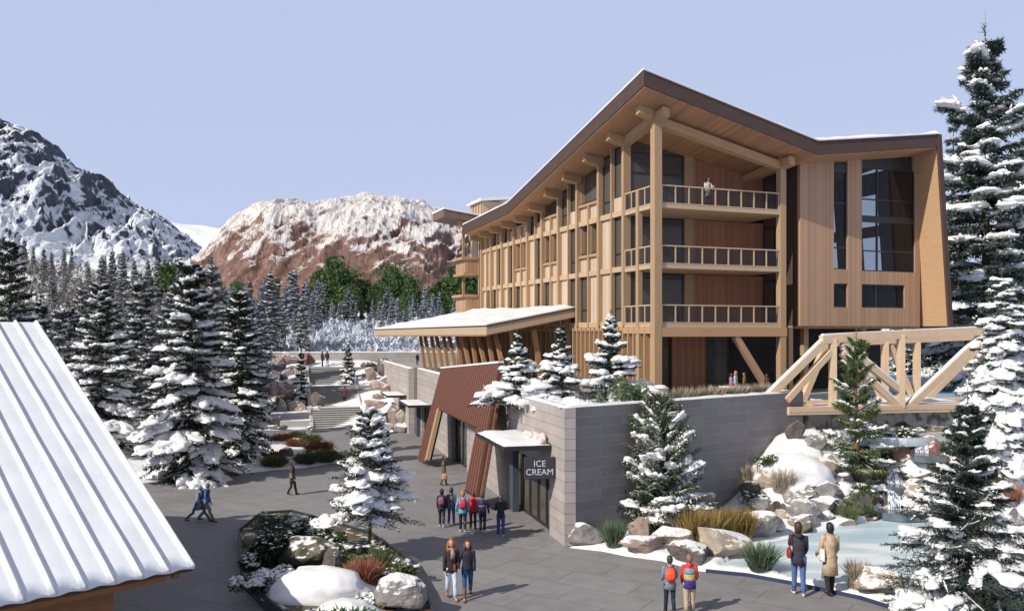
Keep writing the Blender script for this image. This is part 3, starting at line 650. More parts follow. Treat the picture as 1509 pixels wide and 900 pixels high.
sheet(core, .42, 4.19, 3.9, 28.2, 4, 8, lambda x, y: sof(x, y)-.05, lambda x, y: 4.61)
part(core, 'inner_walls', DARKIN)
pan = []; bands = MB(); 
def panel(y0, y1, z0, z1, x=.10):
    m = MB()
    if callable(z1): sheet(m, x, x+.2, y0, y1, 1, 2, z1, lambda a, b: z0)
    else: m.box(x, x+.2, y0, y1, z0, z1)
    part(m, 'wall_panel', WPANEL)
S_ = lambda x, y: sof(x, y)-.002
def loggia(y0, y1, z0, z1, half=False):
    """a recessed opening: timber reveals, dark glazing deep inside"""
    zt = (lambda x, y: S_(x, y)) if z1 is None else (lambda x, y: z1)
    m = MB(); sheet(m, .1, .42, y0+.001, y0+.06, 1, 1, zt, lambda a, b: z0); sheet(m, .1, .42, y1-.06, y1-.001, 1, 1, zt, lambda a, b: z0); m.box(.1, .42, y0+.06, y1-.06, z0, z0+.05)
    lo = part(m, 'loggia', WCLAD); zz = min(zt(.4, y0), zt(.4, y1))
    part(MB().box(.36, .40, y0+.06, y1-.06, z0+.05, zz), 'loggia_glass', GLASS, lo)
    part(MB().box(.10, .14, y0+.06, y1-.06, z0+.9 if half else z0+.1, z0+.96 if half else z0+.16), 'loggia_rail', DARKM, lo)
for k in range(1, 10):
    a, b = T[k]+.13, T[k+1]-.13; mid = (a+b)/2; h = .07
    kind = 'A' if (k % 2 == 1 or k == 8) else 'B'
    if k == 9: kind = 'C'
    # floor 2
    if k % 2: win(.18, a, mid-h, F2+.16, F3-.16, (F2+.95,)); panel(mid+h, b, F2+.16, F3-.16)
    else: panel(a, mid-h, F2+.16, F3-.16); win(.18, mid+h, b, F2+.16, F3-.16, (F2+.95,))
    if k in (2, 3): pass
    # floor 3
    if kind == 'A': win(.18, a, mid-h, F3+.16, F4-.16, (F3+.95,)); panel(mid+h, b, F3+.16, F4-.16)
    elif kind == 'B':
        panel(a, mid-h, F3+.16, F3+1.05); panel(mid+h, b, F3+.16, F3+1.05); part(MB().box(-.06, .24, a, b, F3+1.05, F3+1.2), 'facade_band', WPOST)
        loggia(a, mid-h, F3+1.2, F4-.16); loggia(mid+h, b, F3+1.2, F4-.16)
    else: panel(a, mid-h, F3+.16, F4-.16); panel(mid+h, b, F3+.16, F4-.16)
    # floor 4
    if kind == 'A':
        panel(a, mid-h, F4+.16, F4+1.0); win(.18, a, mid-h, F4+1.0, S_, (F4+3.1,) if k < 4 else ())
        win(.18, mid+h, b, F4+.16, S_, (F4+.95, F4+3.1) if k < 4 else (F4+.95,))
    elif kind == 'B':
        panel(a, mid-h, F4+.16, F4+1.05); panel(mid+h, b, F4+.16, F4+1.05); part(MB().box(-.06, .24, a, b, F4+1.05, F4+1.2), 'facade_band', WPOST)
        loggia(a, b, F4+1.2, None)
    else: panel(a, mid-h, F4+.16, S_); panel(mid+h, b, F4+.16, S_)
for k in range(1, 11):
    m = MB(); sheet(m, -.18, .30, T[k]-.13, T[k]+.13, 1, 1, lambda x, y: sof(x, y)-.01, lambda x, y: F2-.10); part(m, 'facade_post', WPOST)
    if k < 10:
        mid = (T[k]+T[k+1])/2; top = (lambda x, y: sof(x, y)-.01) if k % 2 or k >= 8 else (lambda x, y: F4+1.05)
        m = MB(); sheet(m, -.10, .28, mid-.07, mid+.07, 1, 1, top, lambda x, y: F2-.08); part(m, 'mullion', WPOST)
        for z in (F2, F3, F4): part(MB().box(-.05, .29, T[k]+.13, mid-.07, z-.16, z+.16), 'facade_band', WLIGHT); part(MB().box(-.05, .29, mid+.07, T[k+1]-.13, z-.16, z+.16), 'facade_band', WLIGHT)
# rafter tails below the left eave
for k in range(0, 11):
    y = T[k]; m = MB(); z1 = lambda x, yy: sof(x, yy)-.012; z0 = lambda x, yy: sof(x, yy)-.50+.10*max(0, (-x-.5))
    sheet(m, -1.15, .3 if k else -.24, y-.19, y+.19, 3, 1, z1, z0); part(m, 'rafter_tail', WPOSTH)
# ground floor of the left facade: close vertical fins
n = 0; y = .95
while y < 29:
    m = MB().box(-.22, .10, y-.055, y+.055, ZB, F2-.17); part(m, 'fin', WPOST); y += .62 if y < 10 else .9; n += 1
m = MB(); m.wallgrid(0, 1, 0, 1, [], 0, 1); 
m = MB().box(.12, .3, .5, 9.7, ZB, F2-.17); part(m, 'ground_wall', WCLAD)
m = MB().box(.20, .34, 9.7, 29, ZB, F2-.17); part(m, 'ground_glazing', GLASS)
for i in range(10): part(MB().box(.10, .2, 10.2+i*1.9, 11.0+i*1.9, ZB, F2-.17), 'ground_panel', WCLAD)
part(MB().box(-.14, .32, .5, 29, F2-.40, F2-.172), 'ground_beam', WPOST)
# end of the far wing: stacked balconies
for z0, z1 in ((13.2, 14.75), (9.9, 11.5)):
    m = MB().box(-1.4, .9, 29.6, 32.4, z0+.2, z1-.2); bo = part(m, 'far_balcony', WCLAD)
    part(MB().box(-1.75, .95, 29.5, 32.5, z1-.198, z1+.02), 'balcony_rail', WPOST, bo); part(MB().box(-1.6, .92, 29.52, 32.45, z0, z0+.198), 'balcony_slab', WPOST, bo)
part(MB().box(-.2, .1, 29.5, 29.7, ZB, 17.0), 'far_post', WPOST); part(MB().box(-1.0, -.8, 31.6, 31.8, ZB, 17.6), 'far_post', WPOST)
part(MB().box(-1.3, .8, 29.8, 32.2, ZB, 9.9), 'far_pier', WCLAD); part(MB().box(.5, 4, 28.9, 32, ZB, 17.3), 'far_wall', DARKM)
# ---- corner with the balconies
def column(name, x, y, w, z0, z1=None, m_=WPOST):
    m = MB(); top = z1 if z1 else (lambda a, b: sof(a, b)-.01); sheet(m, x-w/2, x+w/2, y-w/2, y+w/2, 1, 1, top if callable(top) else (lambda a, b: top), lambda a, b: z0); return part(m, name, m_)
column('corner_column', 0, 0, .46, ZB); column('balcony_column', 8.35, 0, .40, ZB); 
part(MB().box(-.16, .12, 1.70, 1.98, ZB, F4+1.0), 'balcony_post', WPOST)
part(MB().box(9.15, 9.45, .3, .6, ZB, 8.5), 'ground_post', WPOST)
m = MB(); sheet(m, .24, 8.14, -.2, .2, 6, 1, lambda x, y: sof(x, y)-.25, lambda x, y: sof(x, y)-.72); part(m, 'eave_beam', WPOSTH)
m = MB(); sheet(m, -.2, .2, .24, 3.36, 1, 6, lambda x, y: sof(x, y)-.04, lambda x, y: sof(x, y)-.50); part(m, 'eave_beam', WPOSTH)
for x, y0, y1 in ((0, -1.05, -.24), (8.35, -.95, -.21)):
    m = MB(); sheet(m, x-.2, x+.2, y0, y1, 1, 2, lambda a, b: sof(a, b)-.16, lambda a, b: sof(a, b)-.62); part(m, 'beam_end', WPOSTH)
m = MB(); sheet(m, 8.17, 8.53, .21, 3.5, 1, 3, lambda a, b: sof(a, b)-.1, lambda a, b: sof(a, b)-.5); part(m, 'eave_beam', WPOSTH)
for z in (F2, F3, F4):
    sl = part(MB().box(-.1, 8.6, -.12, 3.5, z-.22, z), 'balcony_slab', WLIGHT)
    if z == F2: part(MB().box(.24, 8.6, -.22, .18, z-.72, z-.221), 'balcony_beam', WPOSTH); part(MB().box(-.2, .2, .24, 3.4, z-.55, z-.221), 'balcony_beam', WPOSTH)
    rl = MB(); rl.box(.24, 8.14, -.13, -.03, z+.98, z+1.05); rl.box(.24, 8.14, -.12, -.04, z+.02, z+.08)
    for i in range(10): x = .30+i*(7.8/9); rl.box(x-.035, x+.035, -.12, -.04, z+.08, z+.98)
    ro = part(rl, 'balcony_railing', WLIGHT); part(MB().box(.27, 8.1, -.09, -.07, z+.12, z+.95), 'railing_infill', MESHP, ro)
    rl = MB(); rl.box(-.12, -.02, .24, 3.36, z+.98, z+1.05); rl.box(-.11, -.03, .24, 3.36, z+.02, z+.08)
    for i in range(5): y = .30+i*.76; rl.box(-.11, -.03, y-.035, y+.035, z+.08, z+.98)
    ro = part(rl, 'balcony_railing', WLIGHT); part(MB().box(-.08, -.06, .3, 3.3, z+.12, z+.95), 'railing_infill', MESHP, ro)
def fwin(x0, x1, y, z0, z1, trans=(), mull=(), clr=GLASS, name='window', fw=.07):
    f = MB(); f.box(x0, x0+fw, y-.05, y+.05, z0, z1); f.box(x1-fw, x1, y-.05, y+.05, z0, z1); f.box(x0+fw, x1-fw, y-.05, y+.05, z0, z0+fw); f.box(x0+fw, x1-fw, y-.05, y+.05, z1-fw, z1)
    for t_ in trans: f.box(x0+fw, x1-fw, y-.047, y+.047, t_-.04, t_+.04)
    for x in mull: f.box(x-.05, x+.05, y-.049, y+.049, z0+fw, z1-fw)
    fo = part(f, name, DARKM); part(MB().box(x0+fw, x1-fw, y-.01, y+.01, z0+fw, z1-fw), 'pane', clr, fo); return fo
for z, zt in ((F2, F3-.25), (F3, F4-.25), (F4, None)):
    if zt: fwin(.2, 3.9, 3.46, z+.01, zt, (zt-.28,)); part(MB().box(4.6, 9.7, 3.40, 3.6, z, zt), 'balcony_back_wall', WCLADR); part(MB().box(3.95, 4.55, 3.3, 3.7, z, zt), 'inner_post', WPOST)
    else:
        fwin(.2, 3.9, 3.46, z+.01, sof(3.9, 3.5)-.03, (F4+2.35,)); m = MB(); sheet(m, .2, 3.9, 3.42, 3.5, 3, 1, lambda a, b: sof(a, b)-.01, lambda a, b: sof(3.9, 3.5)-.025); part(m, 'gable_glass', GLASS)
        m = MB(); sheet(m, 4.6, 9.7, 3.40, 3.6, 4, 1, lambda a, b: sof(a, b)-.01, lambda a, b: z); part(m, 'balcony_back_wall', WCLADR)
        m = MB(); sheet(m, 3.95, 4.55, 3.3, 3.7, 1, 1, lambda a, b: sof(a, b)-.01, lambda a, b: z); part(m, 'inner_post', WPOST)
# ground floor under the balconies
fwin(.25, 3.0, 3.5, ZB, 8.1, (7.4,), (1.6,)); part(MB().box(3.05, 5.4, 3.3, 3.6, ZB, F2-.23), 'ground_wall', WCLADR)
part(MB().box(5.42, 5.98, 3.40, 3.6, ZB, F2-.23), 'door_surround', DARKM); fwin(6.0, 7.2, 3.5, ZB, 8.0, (6.9,), name='door')
part(MB().box(7.22, 19.2, 3.42, 3.7, ZB-.9, 8.55), 'dark_brick_wall', DBRICK)
m = MB(); m.bar((5.15, -.0, 8.0), (7.6, .0, 4.65), .34, .34, up=(0, 1, 0)); part(m, 'diagonal_brace', WPOST)
# ---- the right-hand block with the slanting fin
BX0, BX1 = 9.72, 18.3
def finx(z): return 18.45+(20.2-z)/(20.2-8.6)*.95
holes = [(12.2, 13.25, 12.0, 18.3), (12.2, 13.25, 9.72, 11.15), (14.35, 17.75, 9.72, 11.15), (14.35, 18.6, 11.95, 19.0)]
m = MB(); m.wallgrid(BX0, 19.0, 8.6, 17.9, holes, 0, .25); part(m, 'block_front_wall', WFIN if False else WCLAD)
m = MB(); 
for x0, x1 in ((BX0, 12.2), (13.25, 14.35)): sheet(m, x0, x1, 0, .25, 3, 1, lambda a, b: sof(a, b)-.01, lambda a, b: 17.901)
part(m, 'block_front_wall', WCLAD)
m = MB(); m.box(12.2, 13.25, .08, .2, 17.9, 18.35); m.box(14.35, 18.4, .08, .2, 18.3, 19.1); part(m, 'window_header', DARKM)
fwin(12.2, 13.25, .15, 12.0, 17.9, (13.3, 16.0), (), GLASSC); fwin(12.2, 13.25, .15, 9.72, 11.15, (), (), GLASSC)
fwin(14.35, 17.75, .15, 9.72, 11.15, (), (15.55,), GLASSC)
bw = fwin(14.35, 18.62, .15, 11.95, 18.3, (13.2, 16.35), (15.65,), GLASSC); part(MB().box(14.42, 18.55, .09, .21, 14.95, 15.35), 'transom_band', DARKM, bw)
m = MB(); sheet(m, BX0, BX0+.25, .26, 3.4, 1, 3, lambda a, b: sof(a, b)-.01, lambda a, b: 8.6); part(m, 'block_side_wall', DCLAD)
for z in (F2, F3, F4): 
    f = MB().box(BX0-.06, BX0-.01, 2.2, 3.3, z+.1, z+2.7); fo = part(f, 'side_window', DARKM); part(MB().box(BX0-.09, BX0-.065, 2.3, 3.2, z+.2, z+2.6), 'pane', GLASS, fo)
# floors, back wall and inner partitions of the block, seen through its glass
for z in (8.6, 11.75): part(MB().box(BX0+.26, 19.0, .26, 12, z, z+.16), 'block_floor', WCLAD)
m = MB(); m.wallgrid(BX0, 19.1, 8.6, 17.9, [(14.6, 16.3, 12.6, 17.5), (17.2, 18.6, 12.4, 17.6), (19.6, 21, 12, 17), (11.6, 13.4, 12.4, 17.4), (16.0, 18.2, 9.4, 11.2)], 9.0, 9.25); part(m, 'block_back_wall', WCLADR)
part(MB().box(13.7, 13.9, 2.5, 8.9, 8.77, 17.8), 'inner_wall', WCLAD)
def finslab(y0, y1, dx0, dx1, z0, z1):
    m = MB(); a0, a1 = finx(z0), finx(z1); m.hexa([(a0+dx0, y0, z0), (a0+dx1, y0, z0), (a0+dx1, y1, z0), (a0+dx0, y1, z0)], [(a1+dx0, y0, z1), (a1+dx1, y0, z1), (a1+dx1, y1, z1), (a1+dx0, y1, z1)]); return m
part(finslab(-1.86, -1.7, -.03, .30, 8.5, 20.2), 'fin_edge', FASCIA); part(finslab(-1.72, 2.5, .06, .28, 8.52, 20.1), 'fin_outer', FASCIA)
part(finslab(-1.7, .26, -.02, .055, 8.6, 19.4), 'fin_lining', WFIN)
m = MB(); m.hexa([(18.3, .0, 8.6), (finx(8.6)-.02, .0, 8.6), (finx(8.6)-.02, .24, 8.6), (18.3, .24, 8.6)], [(18.3, 0, 11.9), (finx(11.9)-.02, 0, 11.9), (finx(11.9)-.02, .24, 11.9), (18.3, .24, 11.9)]); 
for y0, y1, z0, z1 in ((.27, 2.5, 8.6, 18.8), (2.51, 3.2, 8.6, 18.8), (5.0, 7.2, 8.6, 18.8), (8.3, 9.0, 8.6, 18.8), (2.51, 8.3, 8.6, 9.4), (2.51, 8.3, 9.401, 12.3), (2.51, 8.3, 14.6, 15.3), (2.51, 8.3, 17.4, 18.8)):
    part(finslab(y0+.002, y1-.002, -.02, .053, z0, z1), 'block_end_wall', WCLADR)
    if y0 > .5: part(finslab(y0+.004, y1-.004, .056, .28, z0, z1), 'fin_outer', FASCIA)
part(MB().box(BX0, 19.3, .3, 9, 8.45, 8.6), 'block_underside', WSOFF)
for x in (11.0, 15.5): part(MB().box(x, x+.35, 1.2, 1.55, 3.8, 8.45), 'ground_post', WPOST)

# ================================================================ entrance canopy over the terrace, standing in front of the lodge
CN, CR, CL, CK = W(717, 479, 53), W(850, 452.6, 55.4), W(552, 485, 84.5), W(704, 457.5, 74)
CP = empty('entrance_canopy', (CN.x, CN.y, ZB), 0, 'long snow-topped timber canopy on leaning struts beside the lodge', 'canopy')
CO = (CN.x, CN.y, ZB)
def cq(drop, inset=0):
    c = (CN+CR+CL+CK)/4; return [p+(Vector((c.x, c.y, p.z))-p)*inset+Vector((0, 0, -drop)) for p in (CN, CR, CK, CL)]
m = MB().hexa(cq(.62, .004), cq(.10, .004)); m.build('canopy_slab', WLIGHT, CP, CO)
m = MB().hexa(cq(.099), cq(.0)); m.build('canopy_edge', FASCIA, CP, CO)
m = MB().hexa(cq(.70, .02), cq(.623, .02)); m.build('canopy_soffit', WSOFF, CP, CO)
m = MB(); P4 = cq(-.001, .004); nn = 40; b0 = 0
for k in (0, 1):
    for i in range(nn+1):
        for j in range(nn+1):
            u, v_ = i/nn, j/nn; p = (P4[0]*(1-u)+P4[1]*u)*(1-v_)+(P4[3]*(1-u)+P4[2]*u)*v_; e = min(u, v_, 1-u, 1-v_)
            hgt = 0 if k == 0 else (.06+.13*min(1, e*14))*(.7+.9*max(0, .5+mnoise.noise(Vector((p.x*.7, p.y*.35, 3)))))
            m.v.append((p.x, p.y, p.z+hgt))
q = (nn+1)**2
for i in range(nn):
    for j in range(nn): a = i*(nn+1)+j; m.f.append((q+a, q+a+nn+1, q+a+nn+2, q+a+1))
for i in range(nn):
    for a, b in ((i, i+1), (i*(nn+1), (i+1)*(nn+1)), (i*(nn+1)+nn, (i+1)*(nn+1)+nn), (nn*(nn+1)+i, nn*(nn+1)+i+1)): m.f.append((a, b, q+b, q+a))
m.build('canopy_snow', SNOW, CP, CO)
cd = (CL-CN).normalized(); cin = Vector((.933, .359, 0))
STRUT = wood('strut_timber', (.33, .185, .095), grain=(12, 12, .8), var=.12)
for i in range(12):
    u = .9+i*1.75; top = CN+cd*u+cin*1.2; base = Vector((top.x, top.y, ZB))+cin*.2; top.z = CN.z-.64+(CL.z-CN.z)*u/34
    ln = (.55 if i % 2 else .95)
    m = MB(); m.bar(base-cd*ln, top+cd*ln*.75, .24, .24, up=cin); m.build('leaning_strut', STRUT, CP, CO)
for i in range(3):
    top = CN+cin*(2.2+i*1.6)+cd*.6; m = MB(); m.bar((top.x+.25, top.y, ZB), (top.x-.3, top.y+.2, top.z-.3), .2, .34, up=cin); m.build('leaning_strut', STRUT, CP, CO)

# ================================================================ timber truss footbridge
BG = empty('footbridge', tuple(W(1187, 600, 40.8)), 0, 'pale timber truss footbridge crossing the snowy rock garden', 'bridge')
BO = tuple(BG.location)
bx0 = W(1150, 600, 40.4); bdir = Vector((1, .30, 0)).normalized()
def BY(px, side):      # distance along the ground of a pixel column on one of the two trusses
    o = bx0+Vector((-.30, 1, 0)).normalized()*2.9*side; r = (px-CXP)/FOC; t_ = (r*o.y-o.x)/(bdir.x-r*bdir.y); return o+bdir*t_
def BP(px, py, side=0, ref=0):
    """point on the near truss seen at that pixel, or its twin on the far truss"""
    p = BY(px, 0); z = EYE+(HYP-py)/FOC*p.y; q = p.copy(); q.z = z
    if side: q += Vector((1.5, 2.6, 0))
    return q
def bb(a, b, w, h, side, name, m_=WBRIDGE, dz=0):
    m = MB(); p, q = BP(*a, side), BP(*b, side); m.bar(p+Vector((0, 0, dz)), q+Vector((0, 0, dz)), w, h, up=(0, 0, 1) if abs(q.x-p.x) > .3 else (0, 1, 0)); return m.build(name, m_, BG, BO, bevel=.012)
def BPF(px, py): p = BY(px, 1); return Vector((p.x, p.y, EYE+(HYP-py)/FOC*p.y))
def bf(a, b, w, h, name): m = MB(); p, q = BPF(*a), BPF(*b); m.bar(p, q, w, h, up=(0, 0, 1) if abs(q.x-p.x) > .3 else (0, 1, 0)); return m.build(name, WBRIDGE, BG, BO, bevel=.012)
bb((1160, 603.5), (1640, 594), .34, .26, 0, 'bottom_chord'); bb((1160, 609), (1640, 600), .30, .14, 0, 'bottom_chord'); bb((1210, 500.5), (1252, 497), .32, .42, 0, 'top_chord'); bb((1252, 496.5), (1454, 487.5), .31, .42, 0, 'top_chord')
bb((1126, 590), (1214, 504), .30, .36, 0, 'end_brace'); bb((1158, 590), (1224, 518), .30, .30, 0, 'end_brace')
for x, y0, y1 in ((1227, 499, 600), (1327.5, 493, 600), (1454, 489, 594)): bb((x, y0), (x, y1), .30, .36, 0, 'vertical')
bb((1240, 506), (1324, 574), .26, .30, 0, 'diagonal'); bb((1240, 520), (1324, 600), .26, .28, 0, 'diagonal'); bb((1338, 600), (1446, 497), .30, .36, 0, 'diagonal'); bb((1460, 494), (1540, 560), .30, .36, 0, 'diagonal')
bf((1187, 594), (1600, 586), .30, .30, 'bottom_chord'); bf((1216, 506), (1460, 495), .30, .36, 'top_chord'); bf((1182, 592), (1216, 510), .28, .32, 'end_brace')
for x in (1260, 1304, 1351): bf((x, 504), (x, 593), .30, .34, 'vertical')
bf((1312, 508), (1346, 588), .24, .26, 'diagonal'); bf((1266, 508), (1300, 590), .24, .26, 'diagonal'); bf((1358, 594), (1450, 505), .28, .34, 'diagonal')
sn = MB()
for a, b in (((1212, 500), (1454, 487.5)), ((1126, 590), (1214, 504)), ((1338, 600), (1446, 497)), ((1240, 506), (1324, 574)), ((1240, 520), (1324, 600))):
    p, q = BP(*a, 0), BP(*b, 0); sn.bar(p+Vector((0, 0, .235)), q+Vector((0, 0, .235)), .24, .08)
sn.build('snow_strip', SNOW, BG, BO)
m = MB(); p, q = BP(1160, 603, 0), BP(1640, 593, 0); o2 = Vector((1.5, 2.6, 0))
m.hexa([p+Vector((0, 0, -.08)), q+Vector((0, 0, -.08)), q+o2+Vector((0, 0, -.08)), p+o2+Vector((0, 0, -.08))], [p+Vector((0, 0, .02)), q+Vector((0, 0, .02)), q+o2+Vector((0, 0, .02)), p+o2+Vector((0, 0, .02))]); m.build('deck', WBRIDGE, BG, BO)
m = MB(); m.hexa([p+o2*.12+Vector((1, 0, .021)), q+o2*.12+Vector((0, 0, .021)), q+o2*.9+Vector((0, 0, .021)), p+o2*.9+Vector((1, 0, .021))], [p+o2*.12+Vector((1, 0, .1)), q+o2*.12+Vector((0, 0, .1)), q+o2*.9+Vector((0, 0, .1)), p+o2*.9+Vector((1, 0, .1))]); m.build('deck_snow', SNOW, BG, BO)

# ================================================================ the near hut roof at lower left
HK = 1.25
def HP(px, py, Y): return W(px, py, Y)
hr = W(55, 479, 29.3); he = W(285, 836, 21.3)
edir = Vector((-.71, -.70, 0)).normalized(); sdir = (he-hr)
HUT = empty('hut', (he.x-3, he.y-1, 0), 0, 'wooden hut with ribbed metal roof under snow at lower left', 'hut')
HO = tuple(HUT.location)
Wd = 17.0; nr = 170; ns = 26; m = MB(); nrm = edir.cross(sdir).normalized(); nrm = nrm if nrm.z > 0 else -nrm
pitch = .64; nr = 400
for k in (0, 1):
    for i in range(nr+1):
        for j in range(ns+1):
            u = Wd*i/nr; v_ = j/ns; ph = (u % pitch)/pitch
            rib = .13*max(0, 1-abs(ph-.09)/.09)**.6+.02*math.sin(math.pi*ph)
            p = hr+edir*u+sdir*v_; e_ = .10*max(0, v_-.93)/.07*(.5+.5*math.cos(2*math.pi*u/pitch))
            p = p+nrm*(.02 if k == 0 else .10+rib+.025*mnoise.noise(Vector((u*1.3, v_*9, 2))))+sdir.normalized()*(e_ if k else e_*.6)
            m.v.append(tuple(p))
q = (nr+1)*(ns+1)
for i in range(nr):
    for j in range(ns): a = i*(ns+1)+j; m.f.append((q+a, q+a+ns+1, q+a+ns+2, q+a+1))
for i in range(nr): a = i*(ns+1)+ns; b = a+ns+1; m.f.append((a, b, q+b, q+a)); a = i*(ns+1); b = a+ns+1; m.f.append((a, q+a, q+b, b))
for j in range(ns): m.f.append((j, q+j, q+j+1, j+1))
rs_ = m.build('roof_snow', mat('roof_snow_sheet', (.76, .79, .84), .45, .05, 1.1, .25, 9), HUT, HO, smooth=True)
m = MB(); a, b = hr, he; L = edir*Wd; dn = nrm*-.10
m.hexa([a+dn, b+dn, b+L+dn, a+L+dn], [a, b, b+L, a+L]); m.build('roof_deck', FASCIA, HUT, HO)
# other slope, falling away behind the ridge
s2 = Vector((-sdir.x, -sdir.y, sdir.z)); m = MB(); m.hexa([a+dn, a+s2+dn, a+s2+L+dn, a+L+dn], [a, a+s2, a+s2+L, a+L]); m.build('back_slope', SNOW, HUT, HO)
un = sdir.normalized()
for i in range(12):
    p = he+edir*(.3+1.5*i)-un*.02; m = MB(); m.bar(p-un*6.5+nrm*-.26, p-un*.15+nrm*-.26, .16, .30, up=nrm); m.build('rafter', WRAFT, HUT, HO)
m = MB(); m.bar(he-un*.9+nrm*-.50+edir*.9, he-un*.9+nrm*-.50+edir*Wd, .3, .44, up=(0, 0, 1)); m.build('eave_beam', WRAFT, HUT, HO)
m = MB(); m.bar(he-un*.12+nrm*-.22+edir*.6, he-un*.12+nrm*-.22+edir*Wd, .08, .26, up=nrm); m.build('fascia_board', WRAFT, HUT, HO)
wi = he-un*1.3+edir*1.5; ho = Vector((un.x, un.y, 0)).normalized()*-1
m = MB(); pw = [wi, wi+edir*(Wd-2), wi+edir*(Wd-2)+ho*10, wi+ho*10]; m.prism([(p.x, p.y) for p in pw], 0, he.z-.35); m.build('walls', WRAFT, HUT, HO)
# ================================================================ VEGETATION
def leafmat(name, a, b_, rough=.75, frost=None, frost_amt=.55):
    m, N, L, b = nodes_of(name); tc = N.new('ShaderNodeTexCoord'); n = N.new('ShaderNodeTexNoise'); n.inputs['Scale'].default_value = 2.3; n.inputs['Detail'].default_value = 6; L.new(tc.outputs['Object'], n.inputs['Vector'])
    oi = N.new('ShaderNodeObjectInfo'); ad = N.new('ShaderNodeMath'); ad.operation = 'MULTIPLY_ADD'; L.new(oi.outputs['Random'], ad.inputs[0]); ad.inputs[1].default_value = .2; L.new(n.outputs['Fac'], ad.inputs[2])
    r = ramp(N, [(.35, a), (.8, b_)]); L.new(ad.outputs[0], r.inputs[0]); L.new(r.outputs[0], b.inputs['Base Color']); b.inputs['Roughness'].default_value = rough; b.inputs['Specular IOR Level'].default_value = .2
    MATS[name] = m; return m
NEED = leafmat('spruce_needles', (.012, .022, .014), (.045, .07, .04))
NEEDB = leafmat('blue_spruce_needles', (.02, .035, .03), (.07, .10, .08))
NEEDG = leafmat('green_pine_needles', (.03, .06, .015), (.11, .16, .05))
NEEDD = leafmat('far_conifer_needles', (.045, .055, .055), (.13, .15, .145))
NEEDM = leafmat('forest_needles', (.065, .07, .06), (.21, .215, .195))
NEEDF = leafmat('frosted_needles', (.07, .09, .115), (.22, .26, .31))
LEAFG = leafmat('green_leaves', (.03, .06, .022), (.09, .15, .055))
FROST = leafmat('frosted_twigs', (.34, .38, .44), (.68, .72, .78))
BARK = mat('bark', (.085, .06, .045), .95, .35, 12, .8, 25, stretch=(1, 1, .3))
BARKO = mat('orange_bark', (.17, .085, .045), .9, .35, 12, .8, 25, stretch=(1, 1, .3))
def ico(sub):
    bm = bmesh.new(); bmesh.ops.create_icosphere(bm, subdivisions=sub, radius=1); v = np.array([x.co[:] for x in bm.verts]); f = np.array([[q.index for q in fc.verts] for fc in bm.faces]); bm.free(); return v, f
ICO = {k: ico(k) for k in (1, 2, 3, 4)}
def blobs(C, R, ax, sub, rng, rough=.34):
    """many snow lumps: centre C (n,3), radii R (n,3) in a frame whose x axis is ax (n,3)"""
    v, f = ICO[sub]; n = len(C); P = np.repeat(v[None], n, 0)
    for k in range(4):
        d = rng.normal(size=(n, 3)); d /= np.linalg.norm(d, axis=1)[:, None]; fr = rng.uniform(2, 5.5, (n, 1)); ph = rng.uniform(0, 6.28, (n, 1))
        P = P*(1+rough*.55*np.sin(np.einsum('nij,nj->ni', P, d)*fr+ph))[..., None]
    P[..., 2] = np.where(P[..., 2] < 0, P[..., 2]*.45, P[..., 2]); P = P*R[:, None, :]
    up = np.array([0, 0, 1.0]); x = ax/np.linalg.norm(ax, axis=1)[:, None]; y = np.cross(up, x); y /= np.linalg.norm(y, axis=1)[:, None]+1e-9; z = np.cross(x, y)
    M = np.stack([x, y, z], 1); Q = np.einsum('nvi,nij->nvj', P, M)+C[:, None, :]
    return Q.reshape(-1, 3), (f[None]+np.arange(n)[:, None, None]*len(v)).reshape(-1, 3)
def tris(A, B, C_):
    n = len(A); V = np.stack([A, B, C_], 1).reshape(-1, 3); return V, np.arange(3*n).reshape(n, 3)
def join(parts):
    V = []; F = []; k = 0
    for v, f in parts: V.append(v); F.append(f+k); k += len(v)
    return np.concatenate(V), np.concatenate(F)
